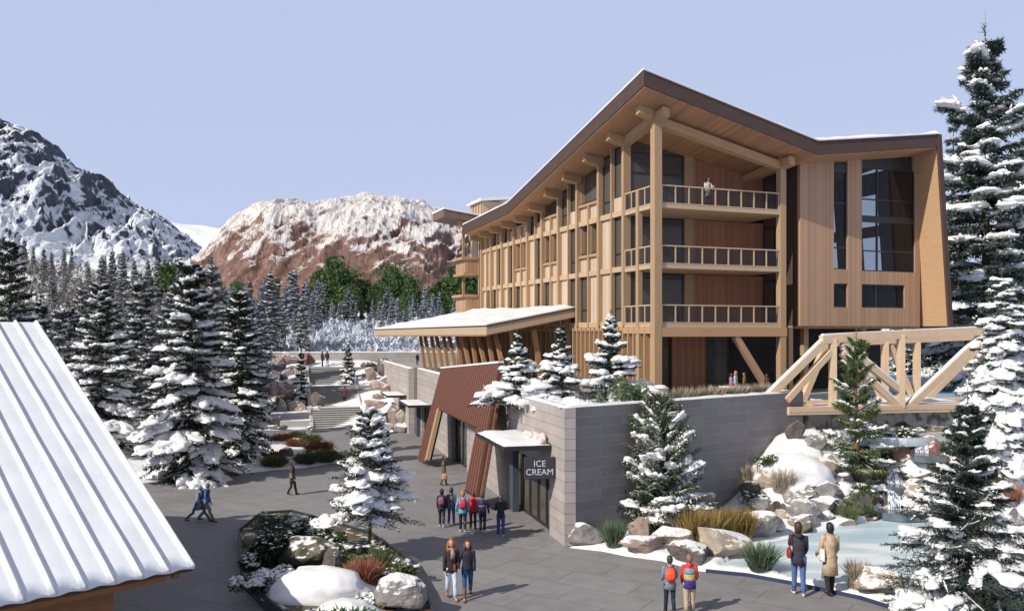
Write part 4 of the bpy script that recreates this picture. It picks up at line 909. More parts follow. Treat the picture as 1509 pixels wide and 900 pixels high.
def conifer(h, r, seed=1, lv=22, br=8, tw=12, nd=8, nl=.10, nw=.022, base=.10, droop=.35, up=.35, snow=.6, sub=2, big=1.0, dust=.4, pw=.85, twl=.36, irr=.2, sblob=1.0, bare_top=0):
    """returns vertex/face arrays for crown (needle tufts) and snow; trunk along z"""
    g = np.random.default_rng(seed); crown = []; snows = []; dustp = []; limb = MB()
    NA, NB_, NC = [], [], []; BC, BR, BA = [], [], []; DA, DB, DC = [], [], []
    for i in range(lv):
        f = (i+g.uniform(-.3, .3))/lv; f = min(max(f, 0), .97); zlev = f
        n = max(3, int(br*(1-.35*f)+g.uniform(-.7, .7))); a0 = g.uniform(0, 6.28)
        for k in range(n):
            f = min(.97, max(0, zlev+g.uniform(-.6, .6)/lv))*.95; z = h*(base+(1-base)*f)
            az = a0+6.283*k/n+g.uniform(-.45, .45); L = r*(1-f)**pw*g.uniform(1-irr*1.6, 1+irr*.6)*(1-.25*f**3)+.03*r
            sl = up*(f**1.2)*1.7-droop*(1-f)*.35; dr = droop*(1-f*.6)*g.uniform(.7, 1.3)
            dh = np.array([math.cos(az), math.sin(az), 0]); side = np.array([-math.sin(az), math.cos(az), 0])
            P = lambda u: np.array([0, 0, z])+dh*(L*u)+np.array([0, 0, 1.])*(L*(sl*u-dr*u*u+dr*.45*u**4))
            if nd >= 5: limb.tube([P(0), P(.5), P(1)], [.012*h*.35*(1-f)+.008, .01, .004], n=4, cap=False)
            us = np.linspace(.12, 1, tw)
            for u in us:
                p = P(u); tl = twl*L*(1.15-u)*g.uniform(.7, 1.2)+.05*r
                for sgn in (-1, 1) if u < .97 else (0,):
                    d = dh*(.75 if sgn else 1)+side*sgn*g.uniform(.75, 1.1)+np.array([0, 0, g.uniform(-.35, .12)-.12]); d /= np.linalg.norm(d)
                    q = p+d*tl; m = nd
                    ts = g.uniform(0, 1, m)[:, None]; o = p+d*tl*ts
                    rd = g.normal(size=(m, 3)); rd -= (rd@d)[:, None]*d; rd /= np.linalg.norm(rd, axis=1)[:, None]
                    dir_ = rd*.8+d*.75; ln = nl*g.uniform(.7, 1.3, m)[:, None]; w = np.cross(dir_, g.normal(size=(m, 3))); w /= np.linalg.norm(w, axis=1)[:, None]; w = w*nw
                    NA.append(o-w); NB_.append(o+w); NC.append(o+dir_*ln)
                    # the twig itself as a long leaf-shaped tuft
                    ww = np.cross(d, [0, 0, 1.])*nw*1.6
                    NA.append((p-ww)[None]); NB_.append((p+ww)[None]); NC.append((q+d*nl*.6)[None])
                    if g.random() < dust:
                        zz = np.array([0, 0, nw*1.2]); s0 = p+d*tl*.15+zz; s1 = p+d*tl*1.05+zz; ww2 = ww*1.5+side*0
                        DA.append((s0-ww2)[None]); DB.append((s0+ww2)[None]); DC.append(s1[None]); DA.append(((s0+s1)/2-ww2*1.3)[None]); DB.append((s1+zz*2)[None]); DC.append(((s0+s1)/2+ww2*1.3)[None])
            if g.random() < snow:
                nb = g.integers(5, 9); 
                for j in range(nb):
                    u = min(1.0, .42+.56*(j+g.uniform(.2, .8))/nb); s = (.105*L*(1.3-.5*u)+.022*r)*big*g.choice([.5, .8, 1.0, 1.35])*g.uniform(.8, 1.2)
                    c = P(u)+side*g.normal()*.16*L*(1.2-u*.6)+np.array([0, 0, s*.22+nw]); BC.append(c); BR.append([s*1.15, s*1.0, s*.58*sblob]); t_ = P(min(1, u+.1))-P(u-.1); BA.append(t_)
    m = 40; o = np.stack([g.normal(size=m)*.004*h*.3, g.normal(size=m)*.004*h*.3, h*g.uniform(.88, .99, m)], 1); dd = g.normal(size=(m, 3))*[1, 1, .3]+[0, 0, .8]; ww = g.normal(size=(m, 3)); ww /= np.linalg.norm(ww, axis=1)[:, None]
    NA.append(o-ww*nw); NB_.append(o+ww*nw); NC.append(o+dd*nl*.7)
    if BC:      # ragged crumbs round the lumps
        C0 = np.repeat(np.array(BC), 18, 0); R0 = np.repeat(np.array(BR), 18, 0); m = len(C0); d_ = g.normal(size=(m, 3)); d_ /= np.linalg.norm(d_, axis=1)[:, None]; d_[:, 2] *= .5
        q_ = C0+d_*R0[:, :1]*g.uniform(.75, 1.35, (m, 1)); e1 = g.normal(size=(m, 3))*R0[:, :1]*.13; e2 = g.normal(size=(m, 3))*R0[:, :1]*.13; DA.append(q_-e1); DB.append(q_+e1); DC.append(q_+e2)
    if DA: dv = tris(np.concatenate(DA), np.concatenate(DB), np.concatenate(DC)); snows.append(dv)
    if BC: snows.append(blobs(np.array(BC), np.array(BR), np.array(BA), sub, g))
    cv = tris(np.concatenate(NA), np.concatenate(NB_), np.concatenate(NC))
    # leader
    return cv, (join(snows) if snows else None), limb
def tree_proto(name, h, r, seed, label=None, cat=None, group=None, nm=None, bark=None, tr=None, loc=(0, 0, 0), **kw):
    nm = nm or NEED; t = empty(name, loc, 0, label, cat, group)
    cv, sv, limb = conifer(h, r, seed, **kw); tr = tr or .014*h+.02
    lean = .012*h
    limb.tube([(0, 0, -.3), (lean*.3, 0, h*.3), (0, lean*.2, h*.65), (0, 0, h*.9), (0, 0, h*1.02)], [tr*1.15, tr*.8, tr*.45, .02, .008], n=9)
    o1 = limb.build('trunk', bark or BARK, t, smooth=True)
    o2 = link('crown', npmesh('crown', cv[0], cv[1], [nm]), t); KIDS[t.name] = [o1, o2]
    if sv: o3 = link('snow_load', npmesh('snow_load', sv[0], sv[1], [SNOWG], smooth=True), t); KIDS[t.name].append(o3)
    return t
def onpx(px, py_base, py_top, Y=None, zb=None):
    """ground position and height of a tree from its pixels"""
    if Y is None:
        p = hit(px, py_base); Y = p.y; zb = p.z
    else:
        X = (px-CXP)/FOC*Y; zb = hz(X, Y) if zb is None else zb; p = Vector((X, Y, zb))
    top = EYE+(HYP-py_top)/FOC*Y; return p, top-zb
# ---- individual trees close enough to know by sight
NEAR = []
def single(name, px, pb, pt, rpx, seed, label, cat='spruce', Y=None, zb=None, group=None, rz=0, **kw):
    p, h = onpx(px, pb, pt, Y, zb); r = rpx*p.y/FOC; t = tree_proto(name, h, r, seed, label, cat, group, loc=p, **kw); t.rotation_euler = (0, 0, rz); NEAR.append(t); return t
# the sapling in the planter
single('young_spruce', 545, 826, 598, 66, 11, 'young spruce on a thin bare trunk in the planter, heaped with snow', lv=19, br=8, tw=11, nd=11, nl=.085, nw=.015, base=.26, droop=.25, up=.5, snow=.56, sub=3, big=1.3, dust=.55, zb=.35, Y=30.4, bark=BARKO, pw=.62, irr=.25, tr=.065)
single('snowy_spruce', 281, 708, 370, 84, 21, 'tallest snow-laden spruce at the left plaza edge', lv=26, br=8, tw=12, nd=10, nl=.16, nw=.034, base=.03, droop=.55, up=.5, snow=.8, sub=3, big=1.0, dust=.5, pw=.75, irr=.25)
single('snowy_spruce', 352, 694, 418, 54, 22, 'dark spruce with snow behind the tallest one, nearer the stairs', lv=24, br=8, tw=11, nd=10, nl=.16, nw=.034, base=.03, droop=.55, up=.5, snow=.62, sub=3, big=.95, dust=.4, Y=52.5, pw=.7)
single('snowy_spruce', 148, 690, 405, 72, 23, 'snow-laden spruce rising behind the ridge of the hut roof', lv=24, br=8, tw=11, nd=9, nl=.16, nw=.034, base=.03, droop=.5, up=.5, snow=.75, sub=3, big=.95, dust=.5, Y=54, pw=.8)
single('snowy_spruce', 14, 690, 340, 72, 24, 'dark dense spruce at the far left edge above the hut', lv=24, br=8, tw=11, nd=9, nl=.17, nw=.036, base=.03, droop=.5, up=.5, snow=.35, sub=2, big=.8, dust=.35, Y=60, pw=.8)
single('slim_spruce', 444, 577, 512, 13, 31, 'small snowy spruce among the boulders left of the stairs', lv=16, br=7, tw=7, nd=6, nl=.16, nw=.035, base=.02, droop=.4, snow=.9, sub=2, big=1.3, dust=.6, Y=78, pw=.8)
single('slim_spruce', 513, 563, 508, 13, 32, 'slim snowy spruce standing on the upper stairs', lv=16, br=7, tw=7, nd=6, nl=.13, nw=.03, base=.02, droop=.4, snow=.9, sub=2, big=1.2, dust=.6, Y=84, zb=3.3, pw=.8)
# three on the wall planter
for px, pb, pt, rp, Y, sd_, lb in ((762, 588, 486, 60, 38.8, 41, 'leftmost of the three snowy spruces on the wall planter'), (826, 588, 474, 64, 38.2, 42, 'middle of the three snowy spruces on the wall planter'), (900, 592, 456, 74, 37.6, 43, 'tallest of the three snowy spruces on the wall planter, nearest the corner post')):
    single('planter_spruce', px, pb, pt, rp, sd_, lb, Y=Y, zb=4.95, group='snowy spruces on the wall planter', lv=17, br=7, tw=10, nd=10, nl=.10, nw=.018, base=.02, droop=.15, up=.35, snow=.66, sub=3, big=1.3, dust=.45, pw=1.7, irr=.5, nm=NEED, bark=BARKO)
single('blue_spruce', 972, 752, 584, 74, 51, 'broad green spruce in front of the grey wall, snow on its lower boughs', lv=24, br=10, tw=13, nd=13, nl=.12, nw=.02, base=.03, droop=-.15, up=1.0, snow=.33, sub=3, big=1.0, dust=.98, nm=leafmat('frosted_green_needles', (.05, .075, .035), (.17, .21, .12)), pw=.68, Y=34.4)
single('young_pine', 1262, 690, 486, 50, 52, 'slender bright green pine standing before the footbridge', 'pine', lv=15, br=6, tw=9, nd=16, nl=.17, nw=.016, base=.05, droop=.05, up=.85, snow=.45, sub=3, big=.7, dust=.95, nm=NEEDG, bark=BARKO, pw=.75, Y=38.3, irr=.3)
single('giant_spruce', 1452, 590, 26, 118, 53, 'giant snowy spruce towering right of the lodge', lv=34, br=7, tw=15, nd=9, nl=.36, nw=.06, base=.02, droop=.35, up=.45, snow=.55, sub=3, big=1.15, dust=.5, Y=62, zb=4.4, pw=.72, irr=.5, nm=NEEDB, twl=.34)
single('white_spruce', 1476, 690, 392, 70, 54, 'spruce wholly buried in white snow beside the footbridge', lv=26, br=10, tw=11, nd=9, nl=.15, nw=.03, base=.01, droop=.7, up=.2, snow=1.0, sub=3, big=1.25, dust=.9, Y=38.0, pw=.7, zb=2.2, nm=NEEDB)
single('dark_spruce', 1426, 925, 578, 165, 55, 'dark blue-green spruce in the lower right foreground with snow clumps', lv=24, br=8, tw=15, nd=22, nl=.085, nw=.012, base=.02, droop=.35, up=.55, snow=.55, sub=3, big=.7, dust=.12, Y=23.5, zb=.1, nm=NEEDB, pw=1.35, irr=.35)
single('side_spruce', 1530, 600, 130, 80, 56, 'green conifer behind the giant spruce at the right edge', 'conifer', lv=26, br=8, tw=10, nd=7, nl=.4, nw=.08, base=.05, droop=.3, up=.4, snow=.25, dust=.2, Y=75, zb=4.4, nm=LEAFG)
for px, pt, Y, lb in ((1405, 150, 92, 'bluish far conifer seen between the lodge roof and the giant spruce'), (1372, 470, 80, 'dark conifer under the lodge block behind the footbridge'), (1560, 330, 70, 'conifer at the right edge behind the white spruce')):
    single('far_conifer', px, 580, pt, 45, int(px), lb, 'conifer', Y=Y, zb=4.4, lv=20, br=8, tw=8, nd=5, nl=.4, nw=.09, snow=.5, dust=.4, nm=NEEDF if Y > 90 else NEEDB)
# ---- forest prototypes; copies keep trunk, crown and snow
def fproto(i, h, r, sn, nm, **k): 
    return tree_proto('forest_spruce', h, r, 100+i, nm=nm, **{**dict(lv=20, br=7, tw=7, nd=4, nl=.34, nw=.085, base=.03, droop=.5, up=.4, snow=sn, sub=1, big=.7, dust=.95, pw=.8), **k})
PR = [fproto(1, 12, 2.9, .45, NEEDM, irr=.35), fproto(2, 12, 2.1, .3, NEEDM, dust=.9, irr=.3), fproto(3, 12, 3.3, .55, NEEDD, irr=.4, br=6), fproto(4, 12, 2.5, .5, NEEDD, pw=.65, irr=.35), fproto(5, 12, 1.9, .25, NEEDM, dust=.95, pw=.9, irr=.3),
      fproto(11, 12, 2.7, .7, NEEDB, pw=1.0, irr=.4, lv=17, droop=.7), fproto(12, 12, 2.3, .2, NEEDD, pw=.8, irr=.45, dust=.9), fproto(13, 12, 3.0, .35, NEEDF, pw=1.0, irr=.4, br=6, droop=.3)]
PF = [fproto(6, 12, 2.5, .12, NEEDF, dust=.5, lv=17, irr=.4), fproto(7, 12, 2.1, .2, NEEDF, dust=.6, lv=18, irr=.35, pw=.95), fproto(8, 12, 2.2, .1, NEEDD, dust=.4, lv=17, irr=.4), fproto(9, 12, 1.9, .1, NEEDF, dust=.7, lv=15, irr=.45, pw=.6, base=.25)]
used_proto = set()
def zone(px):
    return 'left of the tallest plaza-edge spruce' if 205 < px <= 262 else 'above the hut roof slope' if 75 < px <= 205 else 'over the hut ridge at the left edge' if px <= 75 else 'between the two big plaza-edge spruces' if px <= 322 else 'right above the darker plaza-edge spruce' if px <= 372 else 'just left of the stairs'
def plant(protos, x, y, h, label, group, rng_, zb=None, name=None):
    pr = protos[rng_.randrange(len(protos))]; z = (hz(x, y) if zb is None else zb)-.1; s = h/12*rng_.uniform(.92, 1.05); w = s*rng_.uniform(.85, 1.15)
    if pr.name in used_proto: o = copy_tree(pr, (x, y, z), rng_.uniform(0, 6.28), (w, w, s), label, group); KIDS_OF = None
    else: used_proto.add(pr.name); o = pr; o.location = (x, y, z); o.scale = (w, w, s); o.rotation_euler = (0, 0, rng_.uniform(0, 6.28)); tag(o, label, None, group)
    o['category'] = 'spruce'; return o
fr_ = random.Random(99); taken = []
def free(x, y, d):
    for a, b in taken:
        if (a-x)**2+(b-y)**2 < d*d: return False
    taken.append((x, y)); return True
LB1 = ('snow-dusted spruce in the dense forest left of the stairs', 'spruces of the forest left of the stairs')
# named mid-distance ones (px, base py, top py, label)
for px, Y, pt, lb in ((398, 106, 392, 'dense dark spruce with light snow standing left of the upper stairs, taller'), (446, 107, 432, 'narrow dark green spruce just left of the far parapet wall'), (312, 72, 385, 'bushy snowy spruce behind and between the two big plaza-edge spruces'), (208, 74, 405, 'slender dark spruce left of the tallest plaza-edge spruce'), (102, 66, 430, 'snowy spruce just above the ridge end of the hut roof'), (60, 72, 420, 'grey-green spruce over the hut ridge near the left edge')):
    X = (px-CXP)/FOC*Y; zb = hz(X, Y); h = EYE+(HYP-pt)/FOC*Y-zb; taken.append((X, Y)); plant([PR[1], PR[4]] if px in (398, 446) else PR, X, Y, h, lb, 'spruces of the forest left of the stairs', fr_)
n = 0
for i in range(3000):
    if n >= 118: break
    px = fr_.uniform(-60, 425); Y = 58+ (fr_.random()**1.25)*95; X = (px-CXP)/FOC*Y
    if px > 395 and Y < 104: continue
    if px > 250 and Y < 62: continue
    if X > -24-.27*(Y-80)*(1 if Y > 80 else 0) and Y < 104 and px > 330: continue
    if not free(X, Y, 3.0+Y*.012): continue
    top = fr_.gauss(456 if px < 240 else 436, 18)+(8 if Y > 95 else -8); zb = hz(X, Y); h = EYE+(HYP-top)/FOC*Y-zb; h = min(max(h, 5), 15)
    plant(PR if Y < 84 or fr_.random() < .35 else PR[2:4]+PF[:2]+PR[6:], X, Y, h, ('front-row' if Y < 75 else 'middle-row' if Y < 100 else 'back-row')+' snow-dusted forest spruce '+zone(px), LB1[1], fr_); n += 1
LB2 = ('small dark conifer on the snowy slope below the left mountain', 'conifers on the slope below the left mountain')
n = 0
for i in range(2000):
    if n >= 40: break
    px = fr_.uniform(-40, 330); Y = fr_.uniform(160, 330); X = (px-CXP)/FOC*Y
    if not free(X, Y, 7): continue
    plant([PR[1], PR[4], PF[2]], X, Y, fr_.uniform(5, 11), ('lower' if Y < 240 else 'upper')+' dark conifer on the snowy slope '+('under the left peak' if px < 120 else 'under the middle of the left ridge' if px < 230 else 'under the low end of the left ridge'), LB2[1], fr_); n += 1
for px, pt in ((150, 372), (166, 366), (181, 369), (198, 378), (218, 374), (232, 384), (130, 388), (265, 380)):
    Y = 235; X = (px-CXP)/FOC*Y; zb = hz(X, Y); plant([PR[1], PR[4]], X, Y, EYE+(HYP-pt)/FOC*Y-zb, {150: 'tallest but one skyline conifer before the left mountain, third from the left', 166: 'tallest skyline conifer before the left mountain', 181: 'skyline conifer just right of the tallest one', 198: 'fourth skyline conifer right of the tallest pair, lower', 218: 'skyline conifer standing apart right of the middle', 232: 'short skyline conifer near the low end of the row', 130: 'leftmost short skyline conifer before the left mountain', 265: 'rightmost skyline conifer, beside the mountain gap'}[px], 'skyline conifers before the left mountain', fr_)
LB3 = ('blue-grey frosted conifer on the hillside below the red mountain', 'frosted conifers below the red mountain')
n = 0
for i in range(3000):
    if n >= 110: break
    px = fr_.uniform(330, 700); Y = fr_.uniform(125, 215); X = (px-CXP)/FOC*Y
    if Y < 150 and (470 < px < 520 or 575 < px < 640): continue
    if not free(X, Y, 3.6): continue
    pt = fr_.gauss(425 if px < 480 else 442, 14)+(22 if Y < 150 else 0); zb = hz(X, Y); h = EYE+(HYP-pt)/FOC*Y-zb
    if h < 4: continue
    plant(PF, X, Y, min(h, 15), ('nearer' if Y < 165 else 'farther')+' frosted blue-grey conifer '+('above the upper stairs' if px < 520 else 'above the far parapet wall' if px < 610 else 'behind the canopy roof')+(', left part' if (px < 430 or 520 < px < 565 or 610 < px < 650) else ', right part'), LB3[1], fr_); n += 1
for i_, (px, Y, pt) in enumerate([(1292, 96, 440), (1318, 92, 452), (1344, 98, 440), (1368, 90, 460), (1395, 97, 430)]):
    X = (px-CXP)/FOC*Y; zb = hz(X, Y); plant(PR, X, Y, EYE+(HYP-pt)/FOC*Y-zb, 'snowy spruce beyond the upper ice, number %s from the lodge post' % ('one', 'two', 'three', 'four', 'five')[i_], 'spruces beyond the upper ice behind the bridge', fr_)
# ---- green broad crowns at the foot of the red mountain
def leafy(h, r, seed, nleaf=2600, ls=.4, nm=None, nclump=16):
    g = np.random.default_rng(seed); C = []; 
    for i in range(nclump):
        a = g.uniform(0, 6.28); z = g.uniform(.28, .95); rr = r*math.sin(min(1, (1.05-z)*1.35)*1.57)*g.uniform(.3, .85); C.append((math.cos(a)*rr, math.sin(a)*rr, h*z, g.uniform(.16, .3)*h))
    C = np.array(C); k = g.integers(0, len(C), nleaf); d = g.normal(size=(nleaf, 3)); d /= np.linalg.norm(d, axis=1)[:, None]; P = C[k, :3]+d*C[k, 3:4]*g.uniform(.55, 1, (nleaf, 1))*[1, 1, .75]
    a = g.normal(size=(nleaf, 3))*ls*.5; b = g.normal(size=(nleaf, 3))*ls*.5; return tris(P-a, P+a, P+b)
def leafy_proto(name, h, r, seed, nm, **k):
    t = empty(name); cv = leafy(h, r, seed, **k); m = MB(); m.tube([(0, 0, -.3), (.1, 0, h*.4), (0, .1, h*.8)], [.03*h, .022*h, .01], n=7)
    g = random.Random(seed)
    for i in range(7): a = g.uniform(0, 6.28); m.tube([(0, 0, h*g.uniform(.25, .5)), (math.cos(a)*r*.6, math.sin(a)*r*.6, h*g.uniform(.6, .85))], [.012*h, .004*h], n=5)
    o1 = m.build('trunk', BARK, t, smooth=True); o2 = link('crown', npmesh('crown', cv[0], cv[1], [nm]), t); KIDS[t.name] = [o1, o2]; return t
PG = [leafy_proto('green_tree', 12, 4.6, 201, LEAFG, nleaf=3600, ls=.55), leafy_proto('green_tree', 12, 3.8, 202, LEAFG, nleaf=3200, ls=.5, nclump=13)]
for i, (px, pt, Y) in enumerate([(493, 376, 205), (507, 395, 200), (475, 398, 210), (532, 402, 205), (552, 418, 200), (574, 398, 212), (592, 394, 206), (608, 412, 200), (520, 420, 195), (462, 420, 205), (640, 425, 200), (656, 412, 205), (676, 398, 200), (690, 384, 198), (703, 392, 196), (668, 432, 195), (628, 440, 205), (245, 388, 240), (236, 392, 245), (258, 396, 238), (350, 415, 230), (600, 436, 190), (565, 436, 192), (688, 424, 190)]):
    X = (px-CXP)/FOC*Y; zb = hz(X, Y); h = EYE+(HYP-pt)/FOC*Y-zb
    o = plant(PG, X, Y, h, ('green broad tree below the red mountain, '+('left group' if px < 540 else 'middle group' if px < 620 else 'group beside the lodge')+(', taller' if pt < 405 else ', lower')) if px > 300 else 'green tree low on the slope between the two mountains', 'green trees at the mountain foot' if px > 300 else 'green trees on the slope between the mountains', fr_); o['category'] = 'tree'
# ---- frosted thicket (uncountable) below the conifers, behind the far parapet
g = np.random.default_rng(5); n = 52000
px = g.uniform(300, 720, n); Yd = 106+g.random(n)**1.3*60; X = (px-CXP)/FOC*Yd; zb = hfun(X, Yd)
cl = fbm(X*.22, Yd*.22, 4); hh = (.3+5.6*np.clip(cl-.30, 0, 1))*g.random(n)**.7
P = np.stack([X, Yd, zb+hh], 1); a = g.normal(size=(n, 3))*[.10, .10, .34]; b = g.normal(size=(n, 3))*[.34, .34, .12]; V, F = tris(P-a, P+a, P+b)
tag(link('frosted_thicket', npmesh('frosted_thicket', V, F, [FROST])), 'pale blue-white frosted brush covering the slope behind the parapet', 'brush', kind='stuff')
n = 26000; px = g.uniform(-60, 330, n); Yd = 120+g.random(n)*200; X = (px-CXP)/FOC*Yd; zb = hfun(X, Yd); cl = fbm(X*.1, Yd*.1, 4)
k = cl > .47; P = np.stack([X, Yd, zb+2.2*g.random(n)], 1)[k]; n = len(P); a = g.normal(size=(n, 3))*[.16, .16, .5]; b = g.normal(size=(n, 3))*[.5, .5, .2]; V, F = tris(P-a, P+a, P+b)
tag(link('brush', npmesh('brush', V, F, [leafmat('dry_brush', (.10, .09, .07), (.34, .33, .32))])), 'dry snow-flecked brush on the slope below the left mountain', 'brush', kind='stuff')
# ================================================================ ROCKS, PLANTING BEDS, WATERFALL
RK = {
 'grey': snowtop('rock_grey', (.16, .15, .145), (.33, .31, .30), snow=.70, nscale=2.2),
 'dark': snowtop('rock_dark', (.07, .06, .058), (.18, .155, .145), snow=.78, nscale=2.5),
 'pink': snowtop('rock_pink', (.24, .17, .15), (.40, .31, .28), snow=.74, nscale=2.0),
 'tan': snowtop('rock_tan', (.27, .22, .17), (.46, .39, .31), snow=.68, nscale=2.0),
 'red': snowtop('rock_red', (.17, .09, .075), (.30, .18, .155), snow=.80, nscale=2.6),
 'purple': snowtop('rock_purple', (.09, .06, .062), (.19, .13, .135), snow=.95, nscale=3.0),
 'mossy': snowtop('rock_mossy', (.10, .09, .07), (.22, .19, .15), snow=.92, nscale=2.2, moss=(.055, .07, .03)),
 'white': snowtop('rock_buried', (.27, .24, .22), (.40, .36, .33), snow=.38, nscale=1.8)}
def rockmesh(seed, cuts=11, sub=4, flat=.0, rough=.10):
    v, f = ICO[sub]; g = np.random.default_rng(seed); P = v.copy()
    for k in range(cuts):
        d = g.normal(size=3); d /= np.linalg.norm(d); c = g.uniform(.48, .82); e = P@d-c; P = P-np.where(e > 0, e, 0)[:, None]*d*.97
    if flat: P[:, 2] = np.minimum(P[:, 2], 1-flat)
    nv = np.array([mnoise.fractal(Vector(p*1.7)+Vector((seed % 97, 0, 0)), .8, 2.1, 5) for p in P]); P = P*(1+rough*nv)[:, None]
    P = (P-(P.max(0)+P.min(0))/2)/((P.max(0)-P.min(0))/2); return P, f
def rock(px, pb, w, h, kind, label, seed, grp=None, tilt=0, dep=.75, cuts=11, sink=.12, name='boulder', pos=None, zs=None, rz=None):
    p = pos or hit(px, pb); S = p.y/FOC; W_ = w*S; H_ = h*S; r = random.Random(seed); D = W_*dep
    H_ = max(.12, (H_*.92-D*.06)) if zs is None else zs
    P, f = rockmesh(seed, cuts); P = P*[W_/2, D/2, H_/2*(1+sink)]; a = math.radians(tilt); ca, sa = math.cos(a), math.sin(a)
    P = np.stack([P[:, 0]*ca-P[:, 2]*sa, P[:, 1], P[:, 0]*sa+P[:, 2]*ca], 1); P[:, 2] += H_/2*(1-sink)
    o = link(name, npmesh(name, P, f, [RK[kind]], smooth=False), loc=(p.x, p.y+D*.42, p.z), rz=math.radians(r.uniform(-14, 14)) if rz is None else rz)
    tag(o, label, 'boulder', grp); return o
C5 = lambda x, y: (820+x/4.438, 700+y/4.438)
GF = 'boulders edging the plaza in front of the grey wall'
for i, (x, y, w, h, k, lb, tl) in enumerate([
    (200, 465, 56, 30, 'grey', 'grey-brown flat boulder with striped face, leftmost at the paving edge', -8), (180, 335, 44, 18, 'dark', 'small dark slab capped with snow just off the wall corner', 4),
    (400, 320, 48, 44, 'dark', 'upright dark brown boulder like a snow-topped stump', 0), (565, 530, 64, 27, 'pink', 'long pinkish boulder lying at the paving edge', -6),
    (540, 410, 32, 26, 'pink', 'small pink boulder behind the long pinkish one', 5), (615, 345, 42, 14, 'white', 'thin snow-covered slab between two grass clumps', 0),
    (740, 380, 20, 30, 'tan', 'narrow upright beige stone standing behind the paving edge', 0), (765, 465, 68, 24, 'tan', 'long beige boulder with a white snowy top', -3),
    (890, 595, 68, 30, 'dark', 'dark bark-like boulder pointing down to the pond edging', -14), (960, 285, 58, 32, 'tan', 'tilted tan slab under the broad green spruce', 22),
    (1120, 560, 84, 40, 'tan', 'big rounded beige boulder right of the yellow grass', -12), (600, 285, 38, 28, 'white', 'small snow-buried stone at the foot of the broad green spruce', 0)]):
    px, py = C5(x, y); rock(px, py, w, h+8, k, lb, 300+i, GF, tl)
C6 = lambda x, y: (1100+x/3.333, 630+y/3.333)
GP = 'boulders heaped behind the frozen pond'
for i, (x, y, w, h, k, lb, tl) in enumerate([
    (100, 545, 62, 38, 'grey', 'broad grey boulder at the left back corner of the pond', 0), (75, 425, 34, 22, 'grey', 'jagged grey stone with snowy top above the broad one', 14), (140, 425, 26, 16, 'dark', 'small dark stone beside the jagged grey stone', 0),
    (265, 400, 52, 34, 'grey', 'large angular grey boulder in the middle of the heap', 12), (290, 470, 54, 32, 'grey', 'wide grey boulder with split snowy face', -6), (400, 365, 44, 30, 'grey', 'pale lichen-grey boulder above the pond centre', 16),
    (380, 440, 40, 28, 'grey', 'blocky grey boulder under the pale lichen-grey one', 0), (450, 425, 32, 20, 'dark', 'dark low stone beside the green grass tuft', 0), (400, 460, 26, 12, 'white', 'flat snowy slab on the pond rim', 0),
    (560, 440, 50, 38, 'mossy', 'moss-green squat boulder right of the green tuft', -10), (340, 300, 54, 30, 'purple', 'smooth purple-brown boulder on the snow mound', 0), (405, 265, 26, 34, 'tan', 'brown rounded stone half hidden behind the purple one', 0),
    (150, 300, 60, 24, 'tan', 'low tan boulder under the white snow mound', 0), (300, 500, 40, 18, 'grey', 'low grey stone touching the ice', 0), (490, 500, 46, 14, 'tan', 'long low tan slab at the far pond rim', 0), (620, 480, 40, 12, 'mossy', 'flat mossy slab at the far pond rim', 0),
    (770, 165, 30, 28, 'red', 'red block of stone left of the upper cascade', 0), (945, 150, 32, 26, 'red', 'reddish stone right of the upper cascade', -10), (855, 65, 26, 16, 'red', 'small brown stone with snow at the top of the brook', 0), (845, 95, 22, 12, 'grey', 'little grey stone in the upper brook', 0),
    (800, 270, 30, 24, 'dark', 'dark wet stone right of the middle cascade', 0), (880, 385, 60, 38, 'tan', 'tan-brown boulder beside the lower waterfall', 0), (870, 260, 46, 22, 'white', 'snow-covered pale boulder above the tan-brown one', 18), (680, 385, 34, 26, 'mossy', 'mossy dark rock left of the lower waterfall', 0),
    (650, 300, 30, 14, 'dark', 'dark flat ledge left of the middle cascade', 0), (740, 90, 24, 14, 'dark', 'small snow-capped dark stone upstream', 0), (250, 60, 30, 26, 'dark', 'dark rubble stone at the end of the grey wall', 0), (690, 815, 74, 34, 'tan', 'tan boulder with snow at the near pond corner', -6),
    (30, 345, 30, 20, 'mossy', 'mossy grey stone at the left of the heap', 0), (540, 330, 26, 16, 'dark', 'dark stone in the snow beside the dark bush', 0), (905, 90, 24, 12, 'red', 'thin reddish slab at the top of the brook', 0)]):
    px, py = C6(x, y); rock(px, py, w, h+6, k, lb, 400+i, GP, tl)
for i, (px, py, w, h, k, lb) in enumerate([(1205, 665, 34, 22, 'grey', 'grey stone below the bridge end, beside the wall corner'), (1235, 655, 30, 16, 'grey', 'flat grey stone under the bridge, left of the pine'), (1300, 652, 34, 18, 'mossy', 'mossy stone under the bridge, right of the pine'), (1335, 640, 26, 14, 'dark', 'dark snowy stone on the brook ice edge'), (1385, 648, 40, 16, 'mossy', 'long mossy bank stone below the middle bridge post'), (1410, 655, 26, 16, 'grey', 'grey stone right of the mossy bank stone'), (1245, 705, 34, 20, 'grey', 'pale stone beside the snow heap, left of the pine trunk'), (1225, 690, 26, 16, 'tan', 'tan stone above the purple-brown boulder'), (1300, 745, 30, 18, 'grey', 'grey stone left of the wide waterfall'), (1375, 735, 40, 30, 'tan', 'tan rock right of the middle cascade'), (1395, 700, 34, 26, 'red', 'rusty rock behind the dark blue-green spruce'), (1350, 688, 28, 16, 'tan', 'tan slab above the middle cascade'), (1340, 770, 44, 12, 'grey', 'flat grey slab at the foot of the wide waterfall'), (1290, 672, 28, 18, 'dark', 'dark rock under the brook bush')]):
    rock(px, py, w, h+8, k, lb, 450+i, 'stones along the brook')
